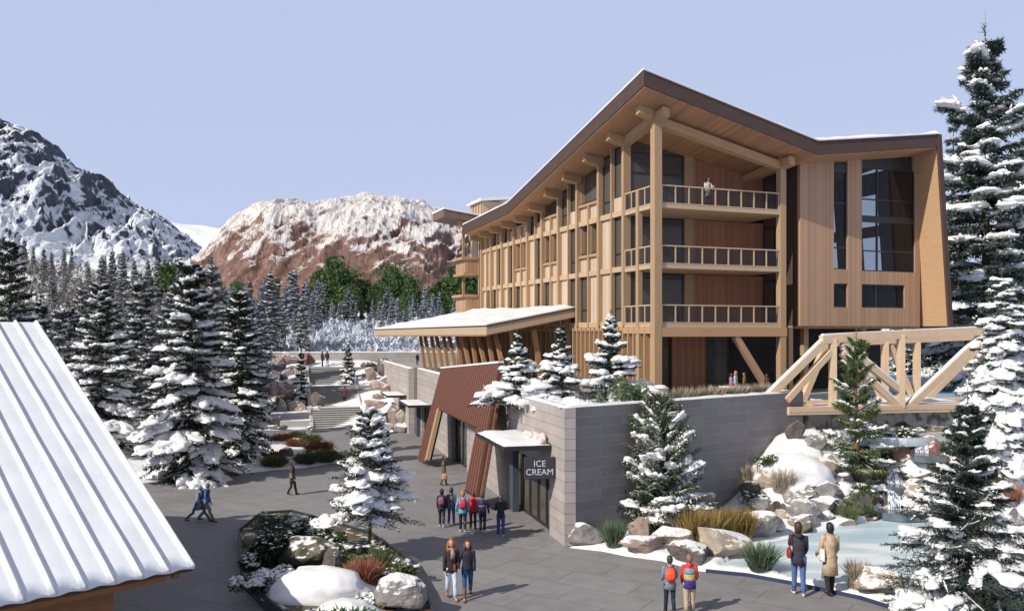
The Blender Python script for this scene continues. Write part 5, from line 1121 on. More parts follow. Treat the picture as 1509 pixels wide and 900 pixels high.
for i, (px, py, w, h, k, lb) in enumerate([(1462, 718, 62, 44, 'mossy', 'dark mossy boulder below the snow-buried spruce'), (1480, 752, 50, 22, 'grey', 'grey flat stone right of the dark blue-green spruce'), (1440, 742, 36, 18, 'dark', 'dark flat stone behind the dark blue-green spruce'), (1490, 775, 52, 24, 'grey', 'rounded grey stone at the right picture edge'), (1420, 668, 30, 14, 'grey', 'small grey stone high in the snow near the buried spruce'), (1455, 790, 46, 22, 'dark', 'dark rounded stone lowest at the right edge')]):
    rock(px, py, w, h+6, k, lb, 480+i, 'boulders at the right picture edge')
C7 = lambda x, y: (360+x/4.09, 480+y/4.09)
GL = 'boulders left of the stairs'
for i, (x, y, w, h, k, lb) in enumerate([
    (205, 245, 50, 50, 'tan', 'small upright tan block at the top of the slope'), (275, 235, 120, 55, 'pink', 'large pinkish-grey boulder at the very top of the slope'), (385, 235, 60, 60, 'red', 'reddish-brown block next to the upper landing'),
    (190, 280, 95, 40, 'pink', 'long pink slab below the small tan block'), (165, 312, 105, 28, 'tan', 'thin pale slab in the upper left pile'), (262, 305, 95, 30, 'pink', 'flat pink slab beside the small snowy spruce'),
    (130, 352, 115, 40, 'grey', 'wide grey slab at the left of the pile'), (265, 338, 85, 30, 'grey', 'low grey boulder at mid height'), (168, 425, 55, 68, 'pink', 'tilted pink standing stone over the yellow grass'),
    (222, 422, 50, 62, 'grey', 'grey pointed stone between two pink ones'), (252, 388, 95, 42, 'pink', 'pink-grey boulder right below the low grey one'), (272, 465, 85, 80, 'pink', 'biggest pink triangular boulder mid slope'),
    (355, 450, 95, 38, 'tan', 'flat snow-topped boulder beside the first landing'), (440, 522, 85, 100, 'dark', 'tall dark leaning slab touching the stairs'), (218, 555, 60, 95, 'grey', 'upright grey slab in the snow, lower left'),
    (310, 540, 105, 65, 'pink', 'long pinkish boulder lower on the slope'), (435, 550, 90, 45, 'tan', 'rounded boulder with snow beside the lowest flight'), (187, 612, 60, 52, 'grey', 'small grey block near the heather bed'),
    (100, 565, 150, 65, 'dark', 'broad dark boulder half under the big spruce'), (390, 400, 80, 30, 'grey', 'grey snowy stone at the foot of the small spruce'), (330, 500, 60, 30, 'tan', 'small tan stone mid slope'), (245, 790, 75, 35, 'dark', 'dark round rock in the heather bed by the plaza')]):
    px, py = C7(x, y); rock(px, py, w/4.09*1.2, h/4.09*1.15+6, k, lb, 500+i, GL, sink=.22)
GR = 'boulders right of the stairs'
for i, (x, y, w, h, k, lb) in enumerate([
    (750, 262, 85, 28, 'dark', 'dark flat stone at the head of the stairs'), (715, 308, 95, 28, 'grey', 'long flat grey stone beside the upper flight'), (757, 335, 50, 58, 'pink', 'small upright pinkish stone under the flat ones'),
    (858, 310, 95, 85, 'dark', 'large dark cubic boulder against the stone wall'), (868, 350, 85, 38, 'grey', 'rounded grey boulder just under the dark cubic one'), (805, 388, 95, 38, 'pink', 'flat pinkish boulder beside the middle flight'),
    (862, 412, 65, 35, 'red', 'small rusty stone near the wall'), (800, 448, 55, 24, 'pink', 'tiny pink stone alone in the snow'), (790, 525, 110, 60, 'pink', 'wide pink boulder beside the first landing'),
    (875, 540, 125, 55, 'grey', 'broad flat-topped grey boulder with deep snow'), (820, 608, 105, 70, 'pink', 'tilted pink boulder near the foot of the stairs'), (882, 615, 80, 100, 'pink', 'pointed pink boulder with a jagged peak'),
    (922, 600, 60, 75, 'grey', 'grey block between the pointed and the tall boulder'), (965, 608, 85, 105, 'tan', 'tall greenish-tan boulder by the far door'), (842, 645, 90, 38, 'grey', 'flat grey stone at the foot of the stairs'), (932, 645, 70, 32, 'grey', 'small flat stone by the wall foot')]):
    px, py = C7(x, y); rock(px, py, w/4.09*1.4, h/4.09*1.25+6, k, lb, 540+i, GR, sink=.22)
gr_ = random.Random(77); n_ = 0
for i in range(400):
    if n_ >= 46: break
    px = gr_.uniform(1105, 1440); py = gr_.uniform(655, 790) if px > 1180 else gr_.uniform(715, 790); q = hit(px, py)
    if in_poly(np.array([q.x]), np.array([q.y]), POND)[0] or q.y > 41: continue
    n_ += 1; rock(px, py, gr_.uniform(14, 34), gr_.uniform(10, 20), gr_.choice(['grey', 'grey', 'dark', 'tan', 'pink', 'mossy', 'white']), 'small loose stone in the snow between the larger pond boulders', 700+i, 'small loose stones around the pond and brook', gr_.uniform(-15, 15), sink=.25)
gr_ = random.Random(78)
for i in range(16):
    px = gr_.uniform(548, 612); py = gr_.uniform(560, 640); px += (py-600)*.1; rock(px, py, gr_.uniform(8, 18), gr_.uniform(6, 12), gr_.choice(['grey', 'pink', 'tan', 'white']), 'small loose stone in the snow right of the stairs', 760+i, 'small loose stones right of the stairs', sink=.2)
for i in range(18):
    px = gr_.uniform(398, 458); py = gr_.uniform(555, 645); rock(px, py, gr_.uniform(8, 20), gr_.uniform(6, 13), gr_.choice(['grey', 'pink', 'tan', 'white']), 'small loose stone in the snow left of the stairs', 790+i, 'small loose stones left of the stairs', sink=.2)
# ---- snow heaps
def heap(name, px, pb, w, h, seed, label, m_=None, dep=.8, pos=None, cat='snow heap'):
    p = pos or hit(px, pb); S = p.y/FOC; v, f = ICO[4]; P = v.copy(); g = random.Random(seed)
    nv = np.array([mnoise.fractal(Vector(q*1.6)+Vector((seed, 3, 0)), .9, 2, 4) for q in P]); P = P*(1+.16*nv)[:, None]; P[:, 2] = np.where(P[:, 2] < 0, P[:, 2]*.15, P[:, 2]); P = P*[w*S/2, w*S*dep/2, h*S]
    o = link(name, npmesh(name, P, f, [m_ or SNOW], smooth=True), loc=(p.x, p.y+w*S*dep*.4, p.z-.05)); tag(o, label, cat); return o
heap('snow_heap', 1180, 712, 120, 44, 3, 'big smooth white snow heap beside the end of the grey wall')
heap('snow_heap', 1252, 740, 50, 30, 4, 'small bright snow heap next to the dark bush above the pond')
heap('snow_heap', 1360, 700, 60, 26, 6, 'snow heap beside the upper cascade')
heap('snow_heap', 1500, 700, 110, 40, 7, 'broad snow heap below the snow-buried spruce')
# ---- grasses
def blades(n, R, H, seed, w=.012, lean=.35, hv=.35, seg=3, seedhead=0):
    g = np.random.default_rng(seed); a = g.uniform(0, 6.28, n); rr = R*np.sqrt(g.random(n))*.55; B = np.stack([np.cos(a)*rr, np.sin(a)*rr, np.zeros(n)], 1)
    b = a+g.normal(size=n)*.6; ln = np.abs(g.normal(size=n))*lean; Hh = H*(1-hv*g.random(n)); out = np.stack([np.cos(b)*ln, np.sin(b)*ln, np.ones(n)], 1); out /= np.linalg.norm(out, axis=1)[:, None]
    M = B+out*(Hh*.6)[:, None]; curl = np.stack([np.cos(b)*ln*1.8, np.sin(b)*ln*1.8, np.full(n, .8)], 1); Tp = M+curl/np.linalg.norm(curl, axis=1)[:, None]*(Hh*.42)[:, None]
    c = g.uniform(0, 6.28, n); sd = np.stack([np.cos(c), np.sin(c), np.zeros(n)], 1)*w
    V1, F1 = tris(B-sd, B+sd, M); V2, F2_ = tris(M-sd*.8, M+sd*.8, Tp); V3, F3_ = tris(B+sd, M+sd*.8, M-sd*.8); return join([(V1, F1), (V2, F2_), (V3, F3_)])
GM = {'green': leafmat('grass_green', (.055, .085, .03), (.17, .20, .09)), 'yellow': leafmat('grass_yellow', (.17, .11, .03), (.42, .30, .11)), 'pale': leafmat('grass_pale', (.22, .18, .13), (.46, .40, .32)), 'red': leafmat('grass_red', (.24, .05, .05), (.36, .20, .12)), 'rust': leafmat('heather_rust', (.13, .055, .025), (.30, .15, .08)), 'bluegreen': leafmat('grass_bluegreen', (.05, .085, .055), (.14, .19, .12))}
def grass(px, pb, w, h, kind, seed, label, n=420, pos=None, lean=.3, grp=None, wd=.013):
    p = pos or hit(px, pb); S = p.y/FOC; V, F = blades(n, w*S/2, h*S*.95, seed, wd, lean); V[:, 0] *= 1.15
    o = link('grass_clump', npmesh('grass_clump', V, F, [GM[kind]]), loc=(p.x, p.y+.15, p.z-.03)); tag(o, label, 'grass clump', grp, 'thing'); return o
GG = 'ornamental grass clumps'
grass(906, 806, 32, 46, 'bluegreen', 1, 'dark green tuft between the leftmost boulders at the paving edge', grp=GG)
grass(880, 780, 26, 28, 'pale', 2, 'pale dry tuft behind the leftmost boulders', 260, grp=GG); grass(950, 765, 40, 34, 'pale', 3, 'pale dry tuft beside the dark stump-like boulder', 320, grp=GG)
grass(1000, 790, 42, 52, 'pale', 4, 'pale straw clump left of the yellow grasses', 420, grp=GG)
for i, (px, pb, lb) in enumerate([(1022, 800, 'leftmost of the tall yellow grass clumps'), (1048, 800, 'second tall yellow grass clump from the left'), (1075, 798, 'third tall yellow grass clump from the left'), (1098, 798, 'rightmost of the tall yellow grass clumps')]): grass(px, pb, 36, 58, 'yellow', 10+i, lb, 620, grp=GG, lean=.16)
grass(1048, 812, 34, 26, 'green', 15, 'low green tuft in front of the yellow grasses', grp=GG); grass(1123, 841, 46, 52, 'bluegreen', 16, 'green fountain of grass at the left rim of the frozen pond', 560, lean=.42, grp=GG)
grass(1268, 866, 46, 46, 'pale', 17, 'pale feathery grass at the near pond corner', 420, lean=.2, grp=GG); grass(1155, 725, 44, 44, 'pale', 18, 'feathery tall grass in front of the big snow heap', 380, lean=.2, grp=GG)
grass(1252, 772, 30, 34, 'green', 19, 'green tuft among the grey boulders behind the pond', grp=GG); grass(1293, 710, 32, 32, 'red', 20, 'reddish grass clump left of the cascades', 420, grp=GG); grass(1494, 742, 34, 34, 'red', 21, 'reddish grass clump at the right picture edge', 420, grp=GG)
grass(1040, 732, 60, 40, 'pale', 22, 'wide pale dry grass along the grey wall, left part', 520, grp=GG); grass(1085, 722, 60, 40, 'pale', 23, 'wide pale dry grass along the grey wall, right part', 520, grp=GG); grass(1110, 706, 44, 28, 'pale', 24, 'short dry grass by the snow heap and wall', 320, grp=GG)
grass(1110, 775, 40, 30, 'bluegreen', 25, 'green tuft left of the broad grey pond boulder', 320, grp=GG)
for i, (x, y, w, h, k, lb) in enumerate([(250, 462, 36, 14, 'yellow', 'yellow grass at the foot of the standing stones left of the stairs'), (225, 690, 36, 14, 'rust', 'rust heather patch nearest the big spruce'), (320, 672, 28, 12, 'green', 'green heather patch below the left boulders'), (310, 725, 34, 14, 'rust', 'rust heather patch in the middle of the snow bed'), (400, 705, 30, 16, 'green', 'green-gold heather in the snow bed near the stairs'), (450, 765, 46, 22, 'rust', 'large rust heather patch at the tip of the snow bed'), (370, 830, 30, 22, 'bluegreen', 'dark green low shrub at the bed edge'), (480, 815, 44, 22, 'green', 'green low shrub at the very tip of the snow bed'), (560, 800, 18, 12, 'green', 'small green tuft at the plaza corner of the snow bed'), (180, 845, 40, 20, 'green', 'green ground shrub under the two big spruces'), (170, 800, 24, 14, 'rust', 'small rust heather by the dark round rock')]):
    px, py = C7(x, y); grass(px, py, w, h, k, 60+i, lb, 900, lean=.9, grp='heather patches by the snow bed', wd=.03)
for i, (px, py, k, lb) in enumerate([(420, 560, 'green', 'green tuft between slabs high left of the stairs'), (412, 600, 'pale', 'pale tuft between pink stones left of the stairs'), (440, 615, 'green', 'green tuft beside the lowest left boulders'), (560, 548, 'green', 'green tuft at the head of the right-hand boulders'), (585, 572, 'green', 'green tuft by the stone wall, beside the rusty stone'), (556, 600, 'green', 'green tuft under the flat-topped grey boulder'), (606, 632, 'green', 'green tuft at the wall foot by the far door'), (420, 530, 'yellow', 'dry yellow tuft at the top of the left slope')]):
    grass(px, py, 20, 10, k, 130+i, lb, 400, lean=.6, grp='tufts among the stair boulders', wd=.03)
# wall-top planting strip beside the lodge corner
FDv = Vector((FD.x, FD.y, 0)); INW = Vector((-FD.y, FD.x, 0))
for i in range(15):
    u = 5.2+i*.62; q = Vector((K.x, K.y, 4.62))+FDv*u+INW*1.2; k = ('green', 'pale', 'pale')[i % 3]
    V, F = blades(300, .5, .80 if k == 'pale' else .62, 80+i, .02, .5); V[:, 2] += .42; o = link('planter_grass', npmesh('planter_grass', V, F, [GM[k]]), loc=q)
    tag(o, 'green shrubby tuft on top of the grey wall' if k == 'green' else 'pale dry grass tuft on top of the grey wall', 'grass clump', 'tufts on top of the grey wall: '+('green' if k == 'green' else 'pale'), 'thing')
pb_ = MB().prism([(K.x+.4, K.y+.75), (K.x+FD.x*14+0, K.y+FD.y*14+.6), (K.x+FD.x*14-1.6, K.y+FD.y*14+2.4), (4.2, 37.5), (.6, 40.6), (-.2, 40.4)], 4.602, 5.02).build('planting_soil', snowtop('planter_soil', (.10, .08, .06), (.2, .17, .13), snow=.45)); tag(pb_, kind='structure')
# ---- broadleaf shrubs
def shrub(name, pos, R, H, seed, label, nleaf=2600, ls=.10, nm=None, snow=.3, cat='shrub', grp=None, sdab=.09):
    g = np.random.default_rng(seed); t = empty(name, pos, 0, label, cat, grp)
    nc = 16; C = np.stack([g.normal(size=nc)*R*.42, g.normal(size=nc)*R*.42, g.uniform(.25, .75, nc)*H], 1); r = g.uniform(.25, .45, nc)*min(R, H*1.2)
    k = g.integers(0, nc, nleaf); d = g.normal(size=(nleaf, 3)); d /= np.linalg.norm(d, axis=1)[:, None]; P = C[k]+d*r[k][:, None]*g.uniform(.7, 1.1, (nleaf, 1)); P[:, 2] = np.abs(P[:, 2])
    a = np.cross(d, g.normal(size=(nleaf, 3))); a /= np.linalg.norm(a, axis=1)[:, None]; l = (d*.7+g.normal(size=(nleaf, 3))*.4)*ls; w = a*ls*.28
    V, F = join([tris(P-w, P+w, P+l), tris(P-w, P-l*.5, P+w)]); link('foliage', npmesh('foliage', V, F, [nm or NEED]), t)
    st = MB(); 
    for i in range(7): a_ = g.uniform(0, 6.28); st.tube([(0, 0, -.05), (math.cos(a_)*R*.4, math.sin(a_)*R*.4, H*.6)], [.025, .01], n=5)
    st.build('stems', BARK, t)
    m = int(nleaf*snow*.12); top = (d[:, 2] > .15); idx = np.nonzero(top)[0]; idx = g.choice(idx, min(m, len(idx)), False); c = P[idx]; s = g.uniform(.5, 1.3, (len(c), 1))*sdab
    link('snow_dabs', npmesh('snow_dabs', *blobs(c, s*np.array([[1.4, 1, .5]]), g.normal(size=(len(c), 3))*[1, 1, .3], 1, g), [SNOWG], smooth=True), t); return t
# ---- foreground planter
PB = [g2(352, 795), g2(385, 768), g2(430, 765), g2(492, 782), g2(548, 800), g2(600, 838), g2(622, 880), g2(640, 925), g2(560, 960), g2(430, 930), g2(398, 905), g2(356, 862)]
pl = empty('planter', (PB[0][0], PB[0][1], 0), 0, 'low dark-edged planter bed with boulders and a young spruce', 'planter')
m = MB(); n = len(PB)
for i in range(n):
    a, b = Vector((*PB[i], .2)), Vector((*PB[(i+1) % n], .2)); e = (b-a).normalized()*.02; m.bar(a-e, b+e, .07, .46)
m.build('metal_edge', mat('planter_steel', (.03, .033, .04), .5), pl, tuple(pl.location))
MB().prism([(x*.999, y) for x, y in PB], -.05, .33).build('soil', snowtop('bed_soil', (.07, .055, .04), (.17, .14, .10), snow=1.12, nscale=1.6), pl, tuple(pl.location))
def at(px, py, z=.33): return G(px, py, z)
rock(450, 838, 104, 64, 'mossy', 'large mossy brown boulder in the planter', 601, 'boulders in the planter', pos=at(448, 842), zs=1.0, cuts=7)
rock(492, 830, 30, 46, 'dark', 'dark upright rock leaning on the mossy boulder in the planter', 602, 'boulders in the planter', pos=at(487, 846), zs=.85, cuts=7)
rock(588, 895, 78, 56, 'grey', 'light grey boulder with snow on top at the planter tip', 603, 'boulders in the planter', pos=at(588, 902), zs=.95, cuts=7, dep=.8)
rock(503, 820, 28, 20, 'white', 'small pale round stone behind the mossy boulder', 604, 'boulders in the planter', pos=at(504, 818), zs=.4)
rock(508, 838, 22, 16, 'grey', 'small grey round stone beside the red grass', 605, 'boulders in the planter', pos=at(508, 834), zs=.3)
rock(372, 812, 26, 30, 'tan', 'tan stone at the left corner of the planter', 606, 'boulders in the planter', pos=at(366, 806), zs=.5)
heap('snow_drift', 470, 905, 165, 46, 11, 'thick white snow drift covering the front of the planter', dep=.62, pos=at(462, 890), cat='snow drift')
heap('snow_drift', 425, 872, 60, 26, 12, 'rounded snow lump left of the thick drift in the planter', dep=.6, pos=at(416, 872), cat='snow drift')
shrub('evergreen_shrub', at(402, 826), .95, 1.15, 1, 'big dark glossy-leaved evergreen bush in the planter with snow dabs', 3400, .15, leafmat('glossy_leaves', (.008, .018, .010), (.03, .06, .03), .35), .55, sdab=.06)
shrub('evergreen_shrub', at(392, 868), .8, .55, 2, 'low shrub wholly covered with snow at the left of the planter', 1500, .10, None, 4.5, sdab=.07)
shrub('evergreen_shrub', at(446, 790), .6, .45, 3, 'dark low bush behind the glossy evergreen bush', 1400, .09, None, .3)
shrub('juniper_shrub', at(400, 778), .7, .55, 4, 'greenish brown bush at the far corner of the planter', 1600, .08, GM['green'], .1)
shrub('juniper_shrub', at(488, 803), .6, .45, 5, 'bright green low bush behind the mossy boulder', 1800, .08, LEAFG, .1)
shrub('juniper_shrub', at(520, 838), .55, .42, 6, 'green spreading bush left of the young spruce trunk', 1800, .08, GM['green'], .05)
shrub('juniper_shrub', at(575, 850), .75, .45, 7, 'green spreading bush right of the young spruce trunk', 2200, .08, GM['green'], .05)
shrub('evergreen_shrub', at(500, 930), .9, .5, 8, 'green leaves poking through snow at the bottom edge of the planter', 1500, .16, LEAFG, .8)
grass(533, 872, 44, 56, 'red', 90, 'red-tipped ornamental grass in front of the young spruce trunk', 900, pos=at(534, 872), lean=.22); grass(520, 868, 34, 40, 'yellow', 91, 'yellow-green grass behind the red-tipped clump', 500, pos=at(526, 864), lean=.25); grass(556, 852, 26, 58, 'green', 92, 'tall green blades right of the young spruce trunk', 120, pos=at(560, 850), lean=.3)
heap('snow_drift', 500, 930, 110, 34, 13, 'lower lobe of white snow at the bottom edge of the planter', dep=.7, pos=at(505, 925), cat='snow drift')
for i, (px, py, R_, H_, mm, lb) in enumerate([(545, 812, .55, .38, GM['green'], 'olive bush behind the young spruce trunk'), (595, 842, .5, .35, GM['green'], 'olive bush near the right rim of the planter'), (430, 778, .55, .4, GM['bluegreen'], 'grey-green bush at the far rim of the planter'), (470, 790, .5, .35, GM['green'], 'olive bush between glossy bush and mossy boulder'), (372, 838, .5, .5, NEED, 'dark bush at the left rim of the planter, snow-flecked'), (545, 890, .4, .25, GM['green'], 'short green bush between red grass and grey boulder'), (520, 815, .4, .3, LEAFG, 'bright small bush behind the pale round stone'), (438, 862, .45, .4, NEED, 'dark leaves showing between the snow lumps')]):
    shrub('juniper_shrub', at(px, py), R_, H_, 30+i, lb, 1700, .075, mm, .25)
# ---- shrubs of the rock garden
def gp(px, py): return hit(px, py)
shrub('evergreen_shrub', gp(1272, 738), .6, .9, 21, 'dark green bush spilling down beside the middle cascade', 2600, .11, GM['green'], .15); shrub('evergreen_shrub', gp(1285, 684), .7, .7, 22, 'dark green bush under the slender pine by the brook', 2600, .11, NEED, .15)
shrub('evergreen_shrub', gp(1330, 655), .7, .8, 23, 'dark green bush high by the brook near the bridge', 2000, .11, NEED, .3); shrub('evergreen_shrub', gp(1130, 690), .6, .6, 24, 'bright green bush against the end of the grey wall', 1600, .09, LEAFG, .1)
shrub('juniper_shrub', Vector((K.x, K.y, 5.0))+FDv*4.6+INW*1.5, .9, 1.3, 25, 'feathery light green bush on the wall beside the lodge corner post', 2800, .12, leafmat('pale_juniper', (.07, .10, .06), (.20, .25, .16)), .05)
shrub('juniper_shrub', gp(1112, 742), .5, .5, 26, 'small grey-green bush left of the jagged grey stone', 1200, .08, GM['bluegreen'], .15)
# ---- cascades
def watermat():
    m, N, L, b = nodes_of('falling_water'); tc = N.new('ShaderNodeTexCoord'); mp = N.new('ShaderNodeMapping'); mp.inputs['Scale'].default_value = (14, 14, .7); L.new(tc.outputs['Object'], mp.inputs[0])
    n = N.new('ShaderNodeTexNoise'); n.inputs['Scale'].default_value = 1.4; n.inputs['Detail'].default_value = 5; L.new(mp.outputs[0], n.inputs['Vector']); r = ramp(N, [(.38, (.12, .15, .20)), (.62, (.78, .82, .9))]); L.new(n.outputs['Fac'], r.inputs[0]); L.new(r.outputs[0], b.inputs['Base Color'])
    b.inputs['Roughness'].default_value = .25; r2 = ramp(N, [(.36, (.25, .25, .25)), (.55, (1, 1, 1))]); L.new(n.outputs['Fac'], r2.inputs[0]); L.new(r2.outputs[0], b.inputs['Alpha']); return m
WM = watermat(); WL = mat('stream_water', (.10, .13, .15), .12, .3, 2, .25, 8)
def cascade(px, pt, pb, w, label, seed):
    p = hit(px, pb); S = p.y/FOC; Wd_ = w*S; H_ = (pb-pt)*S*1.02; t = empty('cascade', p, math.radians(-8), label, 'waterfall'); g = random.Random(seed); m = MB(); nx, nz = 26, 10
    for i in range(nx+1):
        o_ = .06*mnoise.noise(Vector((i*.7, seed, 0)))
        for j in range(nz+1): v_ = j/nz; m.v.append((Wd_*(i/nx-.5)*(1+.12*v_), .25-.42*v_**.5*(1+o_)+o_, H_*(1-v_)+o_*.5))
    for i in range(nx):
        for j in range(nz): a = i*(nz+1)+j; m.f.append((a, a+1, a+nz+2, a+nz+1))
    m.build('falling_water', WM, t, smooth=True); MB().box(-Wd_*.62, Wd_*.62, .27, .9, -.5, H_*.93).build('rock_ledge', RK['dark'], t, bevel=.06)
    m = MB(); m.prism([(-Wd_*.5, .2), (Wd_*.5, .2), (Wd_*.55, 1.6), (-Wd_*.4, 1.5)], H_*.935, H_*.985); m.build('stream_pool', WL, t)
    m = MB(); m.prism([(-Wd_*.9, -.9), (-Wd_*.2, -1.25), (Wd_*.8, -.9), (Wd_*.9, .25), (-Wd_*.8, .25)], -.25, .06); m.build('plunge_pool', WL, t)
    sn = []; gg = np.random.default_rng(seed)
    c = np.stack([gg.uniform(-1, 1, 10)*Wd_*.9, gg.uniform(.3, .9, 10), np.full(10, H_*.98)], 1); c = c[np.abs(c[:, 0]) > Wd_*.45]
    if len(c): link('snow_lumps', npmesh('snow_lumps', *blobs(c, np.tile([[.3, .25, .16]], (len(c), 1)), np.tile([[1., 0, 0]], (len(c), 1)), 3, gg), [SNOWG], smooth=True), t)
    return t
cascade(1330, 723, 752, 40, 'wide lower waterfall dropping over dark rock into the pond', 1); cascade(1318, 690, 714, 20, 'narrow middle cascade above the wide waterfall', 2); cascade(1362, 652, 668, 26, 'small upper cascade between the two red stones', 3)
# ================================================================ PEOPLE
SKIN = mat('skin', (.50, .30, .22), .6, .06, 8, .02)
_cc = {}
def cloth(c, rough=.85):
    k = tuple(round(x, 3) for x in c)
    if k not in _cc: _cc[k] = mat('cloth_%d' % len(_cc), c, rough, .28, 9, .9, 13)
    return _cc[k]
def hexc(r, g, b): f = lambda x: ((x/255+.055)/1.055)**2.4 if x > 10 else x/3294; return (f(r), f(g), f(b))
def skinned(verts, edges, radii, root, lv=1):
    me = bpy.data.meshes.new('tmp'); me.from_pydata([tuple(v) for v in verts], edges, []); o = bpy.data.objects.new('tmp', me); COL.objects.link(o)
    md = o.modifiers.new('s', 'SKIN'); md.use_smooth_shade = True; sb = o.modifiers.new('d', 'SUBSURF'); sb.levels = lv; sb.render_levels = lv
    for i, r in enumerate(radii): me.skin_vertices[0].data[i].radius = r if hasattr(r, '__len__') else (r, r)
    me.skin_vertices[0].data[root].use_root = True
    bpy.context.view_layer.update(); dg = bpy.context.evaluated_depsgraph_get(); ev = o.evaluated_get(dg); m2 = ev.to_mesh()
    V = np.array([v.co[:] for v in m2.vertices]); F = [tuple(p.vertices) for p in m2.polygons]; ev.to_mesh_clear(); bpy.data.objects.remove(o); bpy.data.meshes.remove(me); return V, F
HT = 1.72
def person(label, pos, h, face, outfit, walk=.25, phase=1, arms=((0, .1), (0, .1)), bag=None, group=None, lean=0, detail=True, head_yaw=0):
    """face: heading in degrees, 0 looks towards the camera (-Y), 90 looks to +X. arms: (forward swing, outward) per side, with optional elbow bend"""
    s = h/HT; P = empty('person', pos, math.radians(face), label, 'person', group); P.scale = (s, s, s); f = -1.0   # forward is -Y
    sw = walk*phase
    hipz = .92; J = {}
    J['pelvis'] = Vector((0, 0, hipz+.02)); J['waist'] = Vector((0, f*lean*.12, 1.12)); J['chest'] = Vector((0, f*lean*.28, 1.32)); J['neck'] = Vector((0, f*lean*.38+.01, 1.465)); J['skull'] = Vector((0, f*(lean*.5+.01), 1.60))
    for sd, sg in (('L', -1), ('R', 1)):
        st = sw*sg; J['hip'+sd] = Vector((sg*.09, 0, hipz-.03)); J['knee'+sd] = Vector((sg*.095, f*(st*.38+.03*abs(st)+.02), .49)); ank = Vector((sg*.10, f*st*.85+ (.03 if st < 0 else 0), .085+(.05 if st < -.1 else 0))); J['ank'+sd] = ank
        J['toe'+sd] = ank+Vector((sg*.015, f*.15, -.045-(.03 if st < -.1 else 0)))
        ar = arms[0 if sd == 'L' else 1]; fw, ou = ar[0], ar[1]; el = ar[2] if len(ar) > 2 else .18
        sh = J['chest']+Vector((sg*.165, 0, .075)); J['sh'+sd] = sh; ua = Vector((sg*ou, f*fw, -1)).normalized()*.29; J['el'+sd] = sh+ua
        fa = Vector((sg*(ou*.6-el*.25), f*(fw+el*1.6), -1+el*.9)).normalized()*.26; J['wr'+sd] = J['el'+sd]+fa; J['hd'+sd] = J['wr'+sd]+fa.normalized()*.075
    names = ['pelvis', 'waist', 'chest', 'neck', 'skull']; idx = {n: i for i, n in enumerate(names)}; rad = [(.125, .10), (.115, .085), (.13, .095), .05, .055]; ed = [(0, 1), (1, 2), (2, 3), (3, 4)]
    for sd in 'LR':
        for n_, r_ in (('sh', .058), ('el', .042), ('wr', .027), ('hd', (.040, .020))): idx[n_+sd] = len(names); names.append(n_+sd); rad.append(r_)
        ed += [(2, idx['sh'+sd]), (idx['sh'+sd], idx['el'+sd]), (idx['el'+sd], idx['wr'+sd]), (idx['wr'+sd], idx['hd'+sd])]
        for n_, r_ in (('hip', .085), ('knee', .054), ('ank', .036), ('toe', .030)): idx[n_+sd] = len(names); names.append(n_+sd); rad.append(r_)
        ed += [(0, idx['hip'+sd]), (idx['hip'+sd], idx['knee'+sd]), (idx['knee'+sd], idx['ank'+sd]), (idx['ank'+sd], idx['toe'+sd])]
    V, F = skinned([J[n_] for n_ in names], ed, rad, 0, 1); B = MB(); B.v = [tuple(v) for v in V]; B.f = list(F)
    # head with face, turned on the neck
    hy = math.radians(head_yaw); R = Matrix.Rotation(hy, 3, 'Z'); hc = J['skull']+Vector((0, f*.012, .03)); v0 = len(B.v); v, fc = ICO[3]
    for q in v:
        x, y, z = q; w = 1-.22*max(0, -z)**1.5; p = Vector((x*.080*w, y*.100*(1-.12*max(0, -z)), z*.124))
        if y < -.2:
            p.y -= .018*math.exp(-((x/.16)**2+((z+.12)/.2)**2))          # nose
            p.y += .010*(math.exp(-(((x-.36)/.16)**2+((z-.05)/.13)**2))+math.exp(-(((x+.36)/.16)**2+((z-.05)/.13)**2)))   # eye sockets
            p.y -= .006*math.exp(-((x/.3)**2+((z+.5)/.1)**2))+.008*math.exp(-((x/.3)**2+((z+.88)/.16)**2))   # lips, chin
        B.v.append(tuple(hc+R@p))
    B.f += [tuple(v0+i for i in t) for t in fc]
    for sg in (-1, 1): B.ell(hc+R@Vector((sg*.076, .005, -.005)), (.012, .022, .032), n=6, m=5)
    # hands: palm plus five bent fingers of unequal length
    for sd, sg in (('L', -1), ('R', 1)):
        w_, hnd = J['wr'+sd], J['hd'+sd]; d = (hnd-w_).normalized(); fwd = Vector((0, f, 0)); fwd = (fwd-d*fwd.dot(d)).normalized(); inw = Vector((-sg, 0, 0)); inw = (inw-d*inw.dot(d)).normalized()
        for i, ln in enumerate((.066, .074, .070, .056)):
            o_ = hnd+fwd*(.026-.0175*i)-d*.004; B.tube([o_-d*.02, o_+d*ln*.45, o_+d*ln*.8+inw*ln*.22, o_+d*ln*.98+inw*ln*.5], [.009, .0085, .0078, .006], n=6)
        o_ = w_+(hnd-w_)*.45+fwd*.028; B.tube([o_-fwd*.01, o_+fwd*.022+d*.02, o_+fwd*.028+d*.05+inw*.012], [.011, .0095, .0075], n=6)
    B.build('body', SKIN, P, smooth=True)
    if detail:
        e = MB(); [e.ell(hc+R@Vector((sg*.030, -.089, .006)), (.011, .006, .006), n=7, m=5) for sg in (-1, 1)]; [e.bar(hc+R@Vector((sg*.016, -.089, .026)), hc+R@Vector((sg*.046, -.078, .024)), .004, .006) for sg in (-1, 1)]; e.build('eyes', mat('eye_dark', (.03, .02, .015), .3), P, smooth=True)
        e = MB(); e.ell(hc+R@Vector((0, -.094, -.060)), (.022, .006, .007), n=8, m=5); e.build('lips', mat('lips', (.42, .13, .11), .5), P, smooth=True)
    O = outfit
